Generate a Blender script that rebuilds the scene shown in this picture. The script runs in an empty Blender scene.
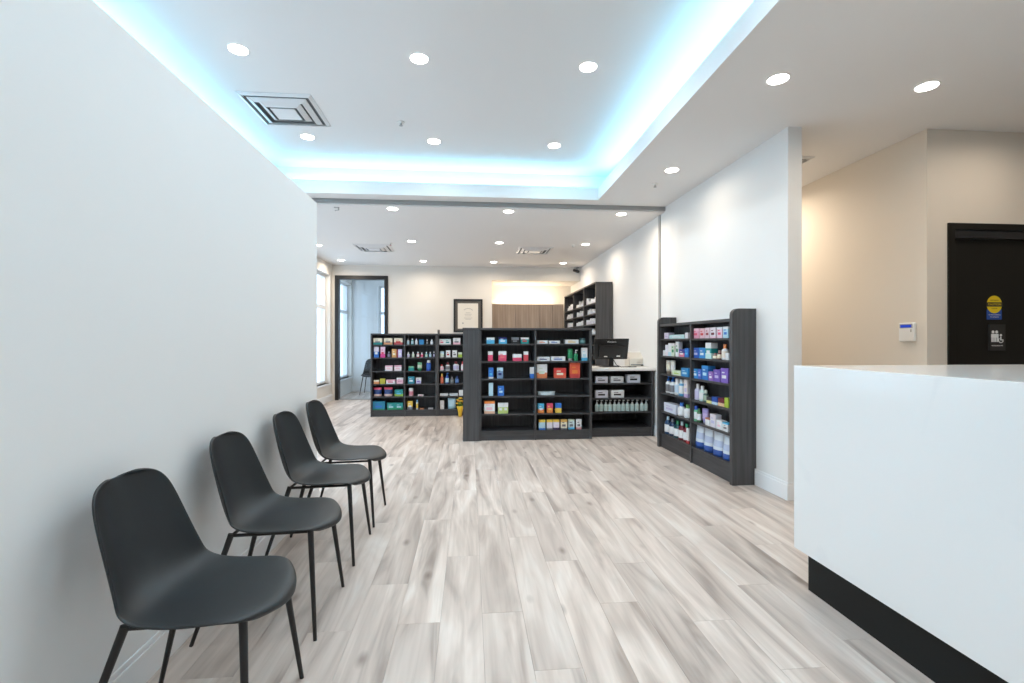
import bpy, bmesh, math, random
from mathutils import Vector, Matrix

random.seed(7)
scene = bpy.context.scene
COL = scene.collection
PI = math.pi

# ------------------------------------------------------------------ camera
F = 484.0                      # focal length in pixels of the 1024 px frame
YAW = math.atan(42 / F)        # room's depth axis vanishes at x = 470
EYE = 1.215
cam_d = bpy.data.cameras.new('camera')
cam_d.sensor_width = 36.0
cam_d.lens = 36.0 * F / 1024
cam_d.clip_start = 0.02
cam = bpy.data.objects.new('camera', cam_d)
COL.objects.link(cam)
cam.location = (0, 0, EYE)
cam.rotation_euler = (PI / 2, 0, -YAW)
scene.camera = cam

# ------------------------------------------------------------------ view + world
vs = scene.view_settings
vs.view_transform = 'Standard'
vs.look = 'None'
vs.gamma = 1.0
vs.use_curve_mapping = False
vs.exposure = 0.14
world = bpy.data.worlds.new('daylight')
scene.world = world
world.use_nodes = True
wb = world.node_tree.nodes['Background']
wb.inputs['Color'].default_value = (0.74, 0.87, 1.0, 1)
wb.inputs['Strength'].default_value = 2.4

W_COFFER, W_SOFFIT, W_REAR, W_CORR = 6.3, 3.7, 7.8, 17.0   # watts of one downlight in each zone
COVE = 25.0                    # emission of the blue cove strip
WARM = (1.0, 0.84, 0.66)
NEUTRAL = (0.84, 0.935, 1.0)

# ------------------------------------------------------------------ pixel helpers
def pdir(px, py=341.5):
    xc = (px - 512) / F
    return Vector((xc * math.cos(YAW) + math.sin(YAW), math.cos(YAW) - xc * math.sin(YAW), (341.5 - py) / F))
def on_y(px, Yv, py=341.5):
    d = pdir(px, py); s = Yv / d.y
    return Vector((d.x * s, Yv, EYE + d.z * s)), s
def on_x(px, Xv, py=341.5):
    d = pdir(px, py); s = Xv / d.x
    return Vector((Xv, d.y * s, EYE + d.z * s)), s

# ------------------------------------------------------------------ materials
def nodes(m):
    m.use_nodes = True
    return m.node_tree.nodes, m.node_tree.links, m.node_tree.nodes['Principled BSDF']

def srgb(r, g, b):
    f = lambda c: (c / 255 / 12.92) if c / 255 <= 0.04045 else ((c / 255 + 0.055) / 1.055) ** 2.4
    return (f(r), f(g), f(b))

def plain(name, rgb, rough=0.5, metal=0.0, spec=0.5):
    m = bpy.data.materials.new(name)
    n, l, p = nodes(m)
    p.inputs['Base Color'].default_value = (*rgb, 1)
    p.inputs['Roughness'].default_value = rough
    p.inputs['Metallic'].default_value = metal
    p.inputs['Specular IOR Level'].default_value = spec
    return m

def paint(name, rgb, rough=0.7, bump=0.02, scale=180):
    m = plain(name, rgb, rough, 0, 0.3)
    n, l, p = nodes(m)
    tc = n.new('ShaderNodeTexCoord')
    nz = n.new('ShaderNodeTexNoise'); nz.inputs['Scale'].default_value = scale
    bp = n.new('ShaderNodeBump'); bp.inputs['Strength'].default_value = bump
    l.new(tc.outputs['Object'], nz.inputs['Vector'])
    l.new(nz.outputs['Fac'], bp.inputs['Height'])
    l.new(bp.outputs['Normal'], p.inputs['Normal'])
    return m

def emit(name, rgb, strength):
    m = bpy.data.materials.new(name)
    m.use_nodes = True
    n, l = m.node_tree.nodes, m.node_tree.links
    n.clear()
    o = n.new('ShaderNodeOutputMaterial'); e = n.new('ShaderNodeEmission')
    e.inputs['Color'].default_value = (*rgb, 1)
    e.inputs['Strength'].default_value = strength
    l.new(e.outputs[0], o.inputs[0])
    return m

def ramp(n, stops):
    r = n.new('ShaderNodeValToRGB')
    e = r.color_ramp.elements
    while len(e) < len(stops): e.new(0.5)
    for el, (p, c) in zip(e, stops):
        el.position = p; el.color = (*c, 1)
    return r

def wood_floor(name, per_object):
    m = bpy.data.materials.new(name)
    n, l, p = nodes(m)
    tc = n.new('ShaderNodeTexCoord')
    if per_object:
        rnd = n.new('ShaderNodeObjectInfo').outputs['Random']
    else:
        rnd = n.new('ShaderNodeNewGeometry').outputs['Random Per Island']
    off = n.new('ShaderNodeVectorMath'); off.operation = 'MULTIPLY_ADD'
    comb = n.new('ShaderNodeCombineXYZ')
    for i in range(3): l.new(rnd, comb.inputs[i])
    l.new(comb.outputs[0], off.inputs[0])
    off.inputs[1].default_value = (57.0, 91.0, 33.0)
    l.new(tc.outputs['Object'], off.inputs[2])
    def noise(sx, sy, sc, det, dist=0.0):
        mp = n.new('ShaderNodeMapping'); mp.inputs['Scale'].default_value = (sx, sy, 1)
        l.new(off.outputs[0], mp.inputs['Vector'])
        z = n.new('ShaderNodeTexNoise'); z.inputs['Scale'].default_value = sc
        z.inputs['Detail'].default_value = det; z.inputs['Distortion'].default_value = dist
        l.new(mp.outputs[0], z.inputs['Vector'])
        return z.outputs['Fac']
    big = noise(8.0, 0.95, 1.0, 3, 1.1)
    grain = noise(38, 1.6, 1.0, 3, 0.8)
    light = (0.645, 0.565, 0.51); mid = (0.54, 0.465, 0.415); dark = (0.29, 0.238, 0.208); pale = (0.72, 0.66, 0.61)
    r1 = ramp(n, [(0.28, pale), (0.42, light), (0.55, mid), (0.75, dark)])
    l.new(big, r1.inputs[0])
    r2 = ramp(n, [(0.30, (0.86, 0.845, 0.835)), (0.60, (1.02, 1.02, 1.02))])
    l.new(grain, r2.inputs[0])
    mx = n.new('ShaderNodeMix'); mx.data_type = 'RGBA'; mx.blend_type = 'MULTIPLY'
    mx.inputs[0].default_value = 0.75
    l.new(r1.outputs[0], mx.inputs[6]); l.new(r2.outputs[0], mx.inputs[7])
    # knots
    mp = n.new('ShaderNodeMapping'); mp.inputs['Scale'].default_value = (7.5, 3.4, 1)
    l.new(off.outputs[0], mp.inputs['Vector'])
    vo = n.new('ShaderNodeTexVoronoi'); vo.inputs['Scale'].default_value = 0.62
    l.new(mp.outputs[0], vo.inputs['Vector'])
    rk = ramp(n, [(0.02, (0.34, 0.28, 0.25)), (0.13, (1, 1, 1))])
    l.new(vo.outputs['Distance'], rk.inputs[0])
    mk = n.new('ShaderNodeMix'); mk.data_type = 'RGBA'; mk.blend_type = 'MULTIPLY'; mk.inputs[0].default_value = 0.7
    l.new(mx.outputs[2], mk.inputs[6]); l.new(rk.outputs[0], mk.inputs[7])
    # tone of each plank
    hs = n.new('ShaderNodeHueSaturation')
    mr = n.new('ShaderNodeMapRange'); mr.inputs[3].default_value = 0.90; mr.inputs[4].default_value = 1.06
    l.new(rnd, mr.inputs[0]); l.new(mr.outputs[0], hs.inputs['Value'])
    l.new(mk.outputs[2], hs.inputs['Color'])
    l.new(hs.outputs[0], p.inputs['Base Color'])
    p.inputs['Roughness'].default_value = 0.42
    bp = n.new('ShaderNodeBump'); bp.inputs['Strength'].default_value = 0.08; bp.inputs['Distance'].default_value = 0.002
    l.new(grain, bp.inputs['Height']); l.new(bp.outputs[0], p.inputs['Normal'])
    return m

def laminate(name, a, b, sx, sy, sz, rough=0.5):
    m = bpy.data.materials.new(name)
    n, l, p = nodes(m)
    tc = n.new('ShaderNodeTexCoord'); mp = n.new('ShaderNodeMapping')
    mp.inputs['Scale'].default_value = (sx, sy, sz)
    nz = n.new('ShaderNodeTexNoise'); nz.inputs['Scale'].default_value = 1; nz.inputs['Detail'].default_value = 5
    l.new(tc.outputs['Object'], mp.inputs['Vector']); l.new(mp.outputs[0], nz.inputs['Vector'])
    r = ramp(n, [(0.3, a), (0.7, b)])
    l.new(nz.outputs['Fac'], r.inputs[0]); l.new(r.outputs[0], p.inputs['Base Color'])
    p.inputs['Roughness'].default_value = rough
    return m

def quartz():
    m = bpy.data.materials.new('white_quartz')
    n, l, p = nodes(m)
    tc = n.new('ShaderNodeTexCoord'); nz = n.new('ShaderNodeTexNoise')
    nz.inputs['Scale'].default_value = 2.2; nz.inputs['Detail'].default_value = 8; nz.inputs['Distortion'].default_value = 1.5
    l.new(tc.outputs['Object'], nz.inputs['Vector'])
    r = ramp(n, [(0.26, (0.81, 0.82, 0.83)), (0.36, (0.86, 0.87, 0.87))])
    l.new(nz.outputs['Fac'], r.inputs[0]); l.new(r.outputs[0], p.inputs['Base Color'])
    p.inputs['Roughness'].default_value = 0.12
    return m

def glass(name, tint=(0.93, 0.97, 1.0)):
    m = bpy.data.materials.new(name)
    m.use_nodes = True
    n, l = m.node_tree.nodes, m.node_tree.links
    n.clear()
    o = n.new('ShaderNodeOutputMaterial'); t = n.new('ShaderNodeBsdfTransparent'); g = n.new('ShaderNodeBsdfGlossy')
    t.inputs['Color'].default_value = (*tint, 1); g.inputs['Roughness'].default_value = 0.02
    lw = n.new('ShaderNodeLayerWeight')
    pw_ = n.new('ShaderNodeMath'); pw_.operation = 'POWER'; pw_.inputs[1].default_value = 5.0
    fr = n.new('ShaderNodeMath'); fr.operation = 'MULTIPLY_ADD'; fr.inputs[1].default_value = 0.55; fr.inputs[2].default_value = 0.03
    l.new(lw.outputs['Facing'], pw_.inputs[0]); l.new(pw_.outputs[0], fr.inputs[0])
    mx = n.new('ShaderNodeMixShader')
    l.new(fr.outputs[0], mx.inputs[0]); l.new(t.outputs[0], mx.inputs[1]); l.new(g.outputs[0], mx.inputs[2])
    l.new(mx.outputs[0], o.inputs[0])
    return m

M = {
    'wall': paint('wall_paint', (0.80, 0.80, 0.79)),
    'wall_beige': paint('beige_wall_paint', (0.74, 0.68, 0.60)),
    'wall_cream': paint('cream_wall_paint', (0.77, 0.74, 0.69)),
    'ceil': paint('ceiling_paint', (0.82, 0.815, 0.805), 0.85),
    'trim': plain('white_trim', (0.84, 0.85, 0.86), 0.35),
    'floor_o': wood_floor('plank_wood', True),
    'floor_i': wood_floor('plank_wood_field', False),
    'sub': plain('floor_joint', (0.22, 0.19, 0.17), 0.9),
    'char': laminate('charcoal_laminate', (0.036, 0.036, 0.039), (0.068, 0.067, 0.070), 3, 3, 40, 0.5),
    'char_v': laminate('charcoal_laminate_upright', (0.040, 0.040, 0.043), (0.078, 0.077, 0.080), 40, 40, 1.5, 0.5),
    'wood': laminate('greige_wood', (0.30, 0.235, 0.19), (0.46, 0.375, 0.31), 22, 22, 1.0, 0.55),
    'black': plain('black_metal', (0.012, 0.012, 0.013), 0.42),
    'shell': plain('charcoal_plastic', (0.010, 0.0145, 0.0175), 0.48),
    'door': plain('dark_door_paint', (0.007, 0.0062, 0.0045), 0.62, 0.0, 0.3),
    'quartz': quartz(),
    'toe': plain('black_toe_kick', (0.005, 0.0065, 0.0065), 0.6, 0, 0.3),
    'white': plain('white_plastic', (0.82, 0.82, 0.80), 0.4),
    'beige_pl': plain('beige_plastic', (0.66, 0.63, 0.57), 0.45),
    'steel': plain('brushed_steel', (0.42, 0.44, 0.45), 0.4, 0.9),
    'alu': plain('grey_aluminium', (0.36, 0.36, 0.355), 0.5, 0.0),
    'vent': plain('white_vent_metal', (0.78, 0.79, 0.80), 0.35),
    'ventdark': plain('duct_interior', (0.16, 0.18, 0.19), 0.7),
    'lens': emit('lamp_lens', (1.0, 0.96, 0.9), 18.0),
    'cove': emit('blue_led_strip', (0.22, 0.68, 1.0), COVE),
    'warmled': emit('warm_led_strip', (1.0, 0.82, 0.60), 45.0),
    'glass': glass('clear_glass'),
    'screen': plain('dark_monitor_plastic', (0.010, 0.010, 0.011), 0.35),
    'blue_lcd': emit('blue_display', (0.03, 0.07, 0.50), 0.9),
    'yellow': plain('yellow_print', (0.85, 0.62, 0.01), 0.5),
    'blue': plain('blue_print', (0.02, 0.09, 0.42), 0.5),
    'ink': plain('black_ink', (0.02, 0.02, 0.02), 0.6),
    'white_ink': plain('white_ink', (0.85, 0.85, 0.85), 0.5),
    'grey_ink': plain('grey_ink', (0.40, 0.39, 0.37), 0.6),
    'paper': plain('certificate_paper', (0.78, 0.74, 0.66), 0.6),
    'mat': plain('brown_mat_board', (0.11, 0.10, 0.09), 0.5),
    'red_dot': plain('red_bulb', (0.45, 0.05, 0.04), 0.4),
}
_cm = {}
def colour(rgb, rough=0.42):
    k = (tuple(rgb), rough)
    if k not in _cm:
        _cm[k] = plain('print_%02d' % len(_cm), tuple(.93 * c + .07 * sum(srgb(*rgb)) / 3 for c in srgb(*rgb)), rough)
    return _cm[k]

# ------------------------------------------------------------------ mesh builder
class MB:
    def __init__(s): s.v = []; s.f = []; s.m = []; s.smooth = []
    def add(s, vs_, fs, mat=0, smooth=False):
        o = len(s.v); s.v += [tuple(v) for v in vs_]
        for q in fs: s.f.append([o + i for i in q]); s.m.append(mat); s.smooth.append(smooth)
        return s
    def box(s, x0, x1, y0, y1, z0, z1, mat=0):
        v = [(x, y, z) for z in (z0, z1) for y in (y0, y1) for x in (x0, x1)]
        return s.add(v, [(0, 2, 3, 1), (4, 5, 7, 6), (0, 1, 5, 4), (2, 6, 7, 3), (0, 4, 6, 2), (1, 3, 7, 5)], mat)
    def rod(s, p0, p1, r0, r1=None, n=10, mat=0):
        r1 = r0 if r1 is None else r1
        p0, p1 = Vector(p0), Vector(p1)
        d = (p1 - p0).normalized()
        a = d.orthogonal().normalized(); b = d.cross(a)
        vs_ = []
        for p, r in ((p0, r0), (p1, r1)):
            for i in range(n):
                t = 2 * PI * i / n
                vs_.append(p + (a * math.cos(t) + b * math.sin(t)) * r)
        s.add(vs_, [(i, (i + 1) % n, n + (i + 1) % n, n + i) for i in range(n)], mat, True)
        s.add(vs_[:n], [tuple(reversed(range(n)))], mat)
        return s.add(vs_[n:], [tuple(range(n))], mat)
    def lathe(s, prof, n=12, c=(0, 0), mats=None, sx=1.0, sy=1.0):
        # prof: list of (r, z, mat)
        vs_ = []
        for r, z, _ in prof:
            for i in range(n):
                t = 2 * PI * (i + 0.5) / n
                vs_.append((c[0] + r * sx * math.cos(t), c[1] + r * sy * math.sin(t), z))
        for k in range(len(prof) - 1):
            fs = [(k * n + i, k * n + (i + 1) % n, (k + 1) * n + (i + 1) % n, (k + 1) * n + i) for i in range(n)]
            o = len(s.v)
            if k == 0: s.v += vs_; base = o
            for q in fs: s.f.append([base + i for i in q]); s.m.append(prof[k][2]); s.smooth.append(True)
        s.f.append([base + i for i in reversed(range(n))]); s.m.append(prof[0][2]); s.smooth.append(False)
        kk = (len(prof) - 1) * n
        s.f.append([base + kk + i for i in range(n)]); s.m.append(prof[-2][2]); s.smooth.append(False)
        return s
    def prism(s, poly, axis, a0, a1, mat=0):
        # poly: 2-D points; axis: 0/1/2 extruded
        n = len(poly)
        def P(p, a):
            q = list(p); q.insert(axis, a); return tuple(q)
        v = [P(p, a0) for p in poly] + [P(p, a1) for p in poly]
        s.add(v, [tuple(reversed(range(n))), tuple(range(n, 2 * n))] + [(i, (i + 1) % n, n + (i + 1) % n, n + i) for i in range(n)], mat)
        return s
    def mesh(s, name, mats):
        me = bpy.data.meshes.new(name)
        me.from_pydata(s.v, [], s.f)
        for m in mats: me.materials.append(m)
        me.polygons.foreach_set('material_index', s.m)
        me.polygons.foreach_set('use_smooth', s.smooth)
        bm = bmesh.new(); bm.from_mesh(me)
        bmesh.ops.recalc_face_normals(bm, faces=bm.faces)
        bm.to_mesh(me); bm.free()
        me.update()
        return me
    def build(s, name, mats, parent=None, loc=(0, 0, 0), rotz=0, bevel=0):
        if not isinstance(mats, (list, tuple)): mats = [mats]
        o = bpy.data.objects.new(name, s.mesh(name, mats))
        COL.objects.link(o)
        o.location = loc; o.rotation_euler = (0, 0, rotz)
        if parent: o.parent = parent
        if bevel:
            b = o.modifiers.new('bevel', 'BEVEL'); b.width = bevel; b.segments = 2; b.limit_method = 'ANGLE'
        return o

def tag(o, label, cat, group=None):
    o['label'] = label; o['category'] = cat
    if group: o['group'] = group
    return o
def struct(o, label=None):
    o['kind'] = 'structure'
    if label: o['label'] = label
    return o
def thing(name, label, cat, loc=(0, 0, 0), rotz=0, group=None):
    o = bpy.data.objects.new(name, None); COL.objects.link(o)
    o.empty_display_size = 0.1
    o.location = loc; o.rotation_euler = (0, 0, rotz)
    return tag(o, label, cat, group)
def copy_tree(o, parent=None):
    c = o.copy(); COL.objects.link(c); c.parent = parent
    for ch in list(o.children): copy_tree(ch, c)
    return c
def text_mesh(txt, size, mat, parent, loc, rot, name='lettering', extrude=0.0004, width=None):
    cu = bpy.data.curves.new(name, 'FONT'); cu.body = txt; cu.size = size
    cu.align_x = 'CENTER'; cu.align_y = 'CENTER'; cu.extrude = extrude
    t = bpy.data.objects.new(name, cu); COL.objects.link(t)
    bpy.context.view_layer.update()
    me = bpy.data.meshes.new_from_object(t.evaluated_get(bpy.context.evaluated_depsgraph_get()))
    bpy.data.objects.remove(t)
    me.materials.clear(); me.materials.append(mat)
    o = bpy.data.objects.new(name, me); COL.objects.link(o)
    if width:
        xs = [v.co.x for v in me.vertices]; k = width / (max(xs) - min(xs))
        for v in me.vertices: v.co.x *= k
    o.parent = parent; o.location = loc; o.rotation_euler = rot
    return o

# ================================================================== STRUCTURE
XL = -1.16      # face of the low partition the chairs stand against
XW = 2.374      # face of the right wall past the shutter guide
KW = 0.0218     # the front stretch of that wall runs slightly out of square
def xw(y): return XW + KW * max(0.0, 5.85 - y)
YR = 10.3       # face of the rear wall
ZS = 2.86       # front soffit
ZR = 2.80       # rear ceiling
ZC = 3.20       # coffer
XE = -2.84      # outer wall with windows
YF = -3.4       # wall behind the camera

# ---- floor
fl = struct(MB().box(XE - 0.3, 6.2, YF - 0.2, 12.2, -0.12, -0.004).build('floor', M['sub']),
            'pale greige wood plank floor running towards the shelves')
PW, PL, G = 0.182, 1.22, 0.0005
plank_me = MB().box(-PW / 2 + G, PW / 2 - G, -PL / 2 + G, PL / 2 - G, -0.004, 0).mesh('plank', [M['floor_o']])
field = MB()
rr = random.Random(11)
ix = 0
x = XE - 0.2
offs = [0.0, 0.47, 0.88, 0.25, 0.70, 1.05, 0.36]
nplank = 0
while x < 6.1:
    y = YF - 0.2 - (offs[ix % 7] + rr.uniform(-0.09, 0.09)) % PL
    while y < 12.0:
        cx, cy = x + PW / 2, y + PL / 2
        vis = False
        for tx in (cx - PW / 2, cx + PW / 2):
            for ty in (y, cy, y + PL):
                dep = ty * math.cos(YAW) + tx * math.sin(YAW)
                if dep > 0.4:
                    px = 512 + F * (tx * math.cos(YAW) - ty * math.sin(YAW)) / dep
                    py = 341.5 + F * EYE / dep
                    if -10 < px < 1034 and py < 700: vis = True
        inroom = (XL - 0.1 < cx < XW + 0.05 and cy < 7.9) or (XE - .1 < cx < 0 and 3.9 < cy < 10.5)
        if cx > 1.62 and cy < 1.6: inroom = False
        if vis and inroom and nplank < 295:
            o = bpy.data.objects.new('plank', plank_me); COL.objects.link(o)
            o.parent = fl; o.location = (cx, cy, 0); nplank += 1
        else:
            y0, y1 = max(y, YF - 0.2), min(y + PL, 12.2)
            if y1 > y0: field.box(x + G, x + PW - G, y0 + G, y1 - G, -0.004, 0)
        y += PL
    x += PW; ix += 1
fo = field.build('plank_field', M['floor_i'], fl); fo['kind'] = 'stuff'

# ---- left partition
struct(MB().box(XL - 0.12, XL, YF, 3.80, 0, 2.27).build('wall_left', M['wall'], bevel=0.004),
       'low white partition wall behind the row of chairs')
struct(MB().box(XL, XL + 0.013, YF, 3.80, 0, 0.115).box(XL, XL + 0.008, YF, 3.80, 0.115, 0.135)
       .box(XL - 0.12, XL + 0.013, 3.80, 3.813, 0, 0.13).build('baseboard_left', M['trim'], bevel=0.003))

# ---- outer wall with windows (behind the partition and past it)
win_y = [(-2.6, -0.9), (-0.5, 1.2), (1.6, 3.3), (3.9, 5.6), (6.0, 7.7), (8.1, 10.15), (10.75, 11.93)]
WZ0, WZ1 = 0.37, 2.57
mb = MB()
edges = [YF - 0.2]
for a, b in win_y:
    mb.box(XE - 0.2, XE, edges[-1], a, 0, 3.3); edges.append(b)
    mb.box(XE - 0.2, XE, a, b, 0, WZ0); mb.box(XE - 0.2, XE, a, b, WZ1, 3.3)
mb.box(XE - 0.2, XE, edges[-1], 12.2, 0, 3.3)
struct(mb.build('wall_outer', M['wall_cream']), 'outer wall with tall windows past the partition')
for i, (a, b) in enumerate(win_y):
    w = bpy.data.objects.new('window_%d' % (i + 1) + ('_offscreen' if b < 1.5 else ''), None); COL.objects.link(w); struct(w)
    w.location = (XE - 0.12, (a + b) / 2, WZ0)
    hw = (b - a) / 2; hh = WZ1 - WZ0
    fr = MB()
    for y0, y1, z0, z1 in ((-hw, -hw + .05, 0, hh), (hw - .05, hw, 0, hh), (-hw + .05, hw - .05, 0, .05), (-hw + .05, hw - .05, hh - .05, hh), (-hw + .05, hw - .05, 1.50, 1.57)):
        fr.box(-0.03, 0.03, y0, y1, z0, z1)
    fr.build('window_frame', M['trim'], w)
    MB().box(-0.005, 0.005, -hw + .05, hw - .05, .05, 1.50).build('pane', M['glass'], w)
    MB().box(-0.005, 0.005, -hw + .05, hw - .05, 1.57, hh - .05).build('pane', M['glass'], w)
    MB().box(0.03, 0.145, -hw, hw, -0.03, 0.0).build('window_sill', M['trim'], w)
struct(MB().box(XE, XE + 0.013, 3.813, YR, 0, 0.13).build('baseboard_outer', M['trim']))

# ---- rear wall with glass door opening and the niche of cabinets
DX0, DX1, DZ = -2.784, -1.706, 2.585
NX0 = on_y(492, YR)[0].x
NZ = 2.523
mb = MB()
mb.box(XE, DX0, YR, YR + .12, 0, 3.3)
mb.box(DX0, DX1, YR, YR + .12, DZ, 3.3)
mb.box(DX1, NX0, YR, YR + .12, 0, 3.3)
mb.box(NX0, XW, YR, YR + .12, NZ, 3.3)
mb.box(NX0 - .1, NX0, YR + .12, 11.3, 0, 3.3)          # niche cheek
mb.box(NX0, XW, 11.3, 11.4, 0, 3.3)                     # niche back
mb.box(NX0, XW, YR + .12, 11.3, NZ, NZ + .1)            # niche ceiling
struct(mb.build('wall_rear', M['wall_cream']), 'cream rear wall with a glass door and a lit cabinet niche')
struct(MB().box(DX1, NX0, YR - .013, YR, 0, .13).build('baseboard_rear', M['trim']))
# room beyond the glass door
mb = MB()
bw0, bw1 = on_y(378.5, 12.0)[0].x, -1.0
mb.box(XE, bw0, 12.0, 12.2, 0, 3.3); mb.box(bw1, NX0, 12.0, 12.2, 0, 3.3)
mb.box(bw0, bw1, 12.0, 12.2, 0, WZ0); mb.box(bw0, bw1, 12.0, 12.2, WZ1, 3.3)
mb.box(NX0 - .2, NX0 - .1, YR + .12, 12.0, 0, 3.3)
struct(mb.build('wall_far_room', M['wall']), 'white wall of the room beyond the glass door')
w = bpy.data.objects.new('window_8', None); COL.objects.link(w); struct(w); w.location = ((bw0 + bw1) / 2, 12.1, WZ0)
hw = (bw1 - bw0) / 2; hh = WZ1 - WZ0
fr = MB()
for x0, x1, z0, z1 in ((-hw, -hw + .05, 0, hh), (hw - .05, hw, 0, hh), (-hw + .05, hw - .05, 0, .05), (-hw + .05, hw - .05, hh - .05, hh), (-hw + .05, hw - .05, 1.50, 1.57)):
    fr.box(x0, x1, -.03, .03, z0, z1)
fr.build('window_frame', M['trim'], w)
MB().box(-hw + .05, hw - .05, -.005, .005, .05, 1.5).build('pane', M['glass'], w)
MB().box(-hw + .05, hw - .05, -.005, .005, 1.57, hh - .05).build('pane', M['glass'], w)
struct(MB().box(XE + .013, bw1, 11.987, 12.0, 0, .13).build('baseboard_far_room', M['trim']))

d = bpy.data.objects.new('door_1', None); COL.objects.link(d); struct(d, 'black framed clear glass door in the rear wall')
d.location = ((DX0 + DX1) / 2, YR - .01, 0)
hw = (DX1 - DX0) / 2
fr = MB().box(-hw, -hw + .075, -.01, .13, 0, DZ).box(hw - .075, hw, -.01, .13, 0, DZ).box(-hw + .075, hw - .075, -.01, .13, DZ - .08, DZ)
fr.build('door_frame', M['black'], d, bevel=.003)
MB().box(-hw + .08, hw - .08, .05, .06, .02, DZ - .085).build('pane', M['glass'], d)
MB().box(-hw + .075, hw - .075, 0, .12, 0, .018).build('threshold', M['alu'], d)

# ---- right wall, its end face, baseboard, corridor walls
def wall_strip(o, t, y0, z0, z1, ye=11.4):
    return [(xw(y0) - o, y0), (xw(5.85) - o, 5.85), (XW - o, ye), (XW - o + t, ye), (xw(5.85) - o + t, 5.85), (xw(y0) - o + t, y0)]
struct(MB().prism(wall_strip(0, .115, 3.51, 0, 3.3), 2, 0, 3.3).build('wall_right', M['wall'], bevel=.004), 'white wall behind the wall shelf')
x35 = xw(3.51)
struct(MB().prism(wall_strip(.013, .0129, 3.5101, 0, 0, YR), 2, 0, .115).prism(wall_strip(.008, .0079, 3.5101, 0, 0, YR), 2, .115, .135)
       .box(x35 - .013, x35 + .128, 3.497, 3.5099, 0, .115).box(x35 - .008, x35 + .12, 3.502, 3.5099, .115, .135).build('baseboard_right', M['trim']))
XB, YB = 3.52, 3.45
RDX0, RDX1, RDZ = 3.69, 4.78, 2.135
mb = MB().box(XB, XB + .12, YB, 8.0, 0, 3.3)
mb.box(XB + .12, RDX0, YB, YB + .12, 0, 3.3).box(RDX1, 6.2, YB, YB + .12, 0, 3.3).box(RDX0, RDX1, YB, YB + .12, RDZ, 3.3)
mb.box(XW + .115, XB, 7.9, 8.0, 0, 3.3)
struct(mb.build('wall_corridor', M['wall_beige']), 'beige corridor wall with the dark door')
struct(MB().box(XB - .013, XB, YB - .013, 7.9, 0, .13).box(XB, RDX0, YB - .013, YB, 0, .13).build('baseboard_corridor', M['trim']))
# ---- walls outside the frame
mb = MB()
mb.box(6.0, 6.2, YF, YB, 0, 3.3)
struct(mb.build('wall_side', M['wall_beige']))
struct(MB().box(XE - .2, 6.2, YF - .2, YF, 0, 3.3).build('wall_front', M['wall']))

# ---- ceiling : soffit ring, coffer, cove lip, rear ceiling
CX0, CX1, CY0, CY1 = -2.19, 1.485, -1.6, 5.52     # lip (opening)
RB = 0.18                                          # recess behind lip
YT = 5.75                                          # security grille track
mb = MB()
def ring(z0, z1, ox0, ox1, oy0, oy1, ix0, ix1, iy0, iy1, mb):
    mb.box(ox0, ix0, oy0, oy1, z0, z1); mb.box(ix1, ox1, oy0, oy1, z0, z1)
    mb.box(ix0, ix1, oy0, iy0, z0, z1); mb.box(ix0, ix1, iy1, oy1, z0, z1)
mb.box(XE, CX0, YF, YT, ZS, ZS + .02)
mb.box(CX1, 6.0, YF, YT, ZS, ZS + .02)
mb.box(XW + .1, 6.0, YT, 8.0, ZS, ZS + .02)
mb.box(CX0, CX1, YF, CY0, ZS, ZS + .02)
mb.box(CX0, CX1, CY1, YT, ZS, ZS + .02)
ce = struct(mb.build('ceiling', M['ceil']), 'white dropped soffit around the glowing coffer')
lip = MB(); ring(ZS + .02, ZS + .145, CX0 - .02, CX1 + .02, CY0 - .02, CY1 + .02, CX0, CX1, CY0, CY1, lip)
lip.build('cove_lip', M['ceil'], ce)
cw = MB(); ring(ZS + .02, ZC, CX0 - RB - .05, CX1 + RB + .05, CY0 - RB - .05, CY1 + RB + .05, CX0 - RB, CX1 + RB, CY0 - RB, CY1 + RB, cw)
cw.build('cove_wall', M['ceil'], ce)
lg = MB(); ring(ZS + .021, ZS + .1045, CX0 - .10, CX1 + .10, CY0 - .10, CY1 + .10, CX0 - .021, CX1 + .021, CY0 - .021, CY1 + .021, lg)
lg.build('cove_ledge', M['ceil'], ce)
MB().box(CX0 - RB - .05, CX1 + RB + .05, CY0 - RB - .05, CY1 + RB + .05, ZC, ZC + .05).build('coffer_panel', M['ceil'], ce)
MB().box(XE, XW, YT + .0, YR + .12, ZR, ZR + .05).box(XE, NX0 - .1, YR + .12, 12.0, ZR, ZR + .05).build('rear_panel', M['ceil'], ce)
MB().box(XE, 6.0, YF, 12.0, 3.3, 3.35).build('roof_deck', M['ceil'], ce)
# grille track overhead and its guide on the wall
t = thing('shutter_track', 'grey metal shutter track along the ceiling edge with a wall guide', 'track', (0, YT, 0))
MB().box(XE, XW + .0, -.03, -.001, ZR + .012, ZS - .001).box(XE, XW, -.036, -.03, ZR + .028, ZR + .036).build('ceiling_rail', M['alu'], t)
MB().box(XW - .016, XW - .001, .11, .155, .14, ZR - .002).build('wall_guide', M['alu'], t, bevel=.002)
bx = on_y(335, YT + .05)[0].x
b = thing('track_bracket', 'small grey bracket hanging under the ceiling by the shutter track', 'bracket', (bx, YT + .12, ZR))
MB().box(-.03, .03, -.012, .012, -.006, 0).build('plate', M['alu'], b)
MB().rod((.02, 0, -.006), (.028, 0, -.03), .005).rod((.028, 0, -.03), (-.02, 0, -.04), .005).build('hook', M['alu'], b)

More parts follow.
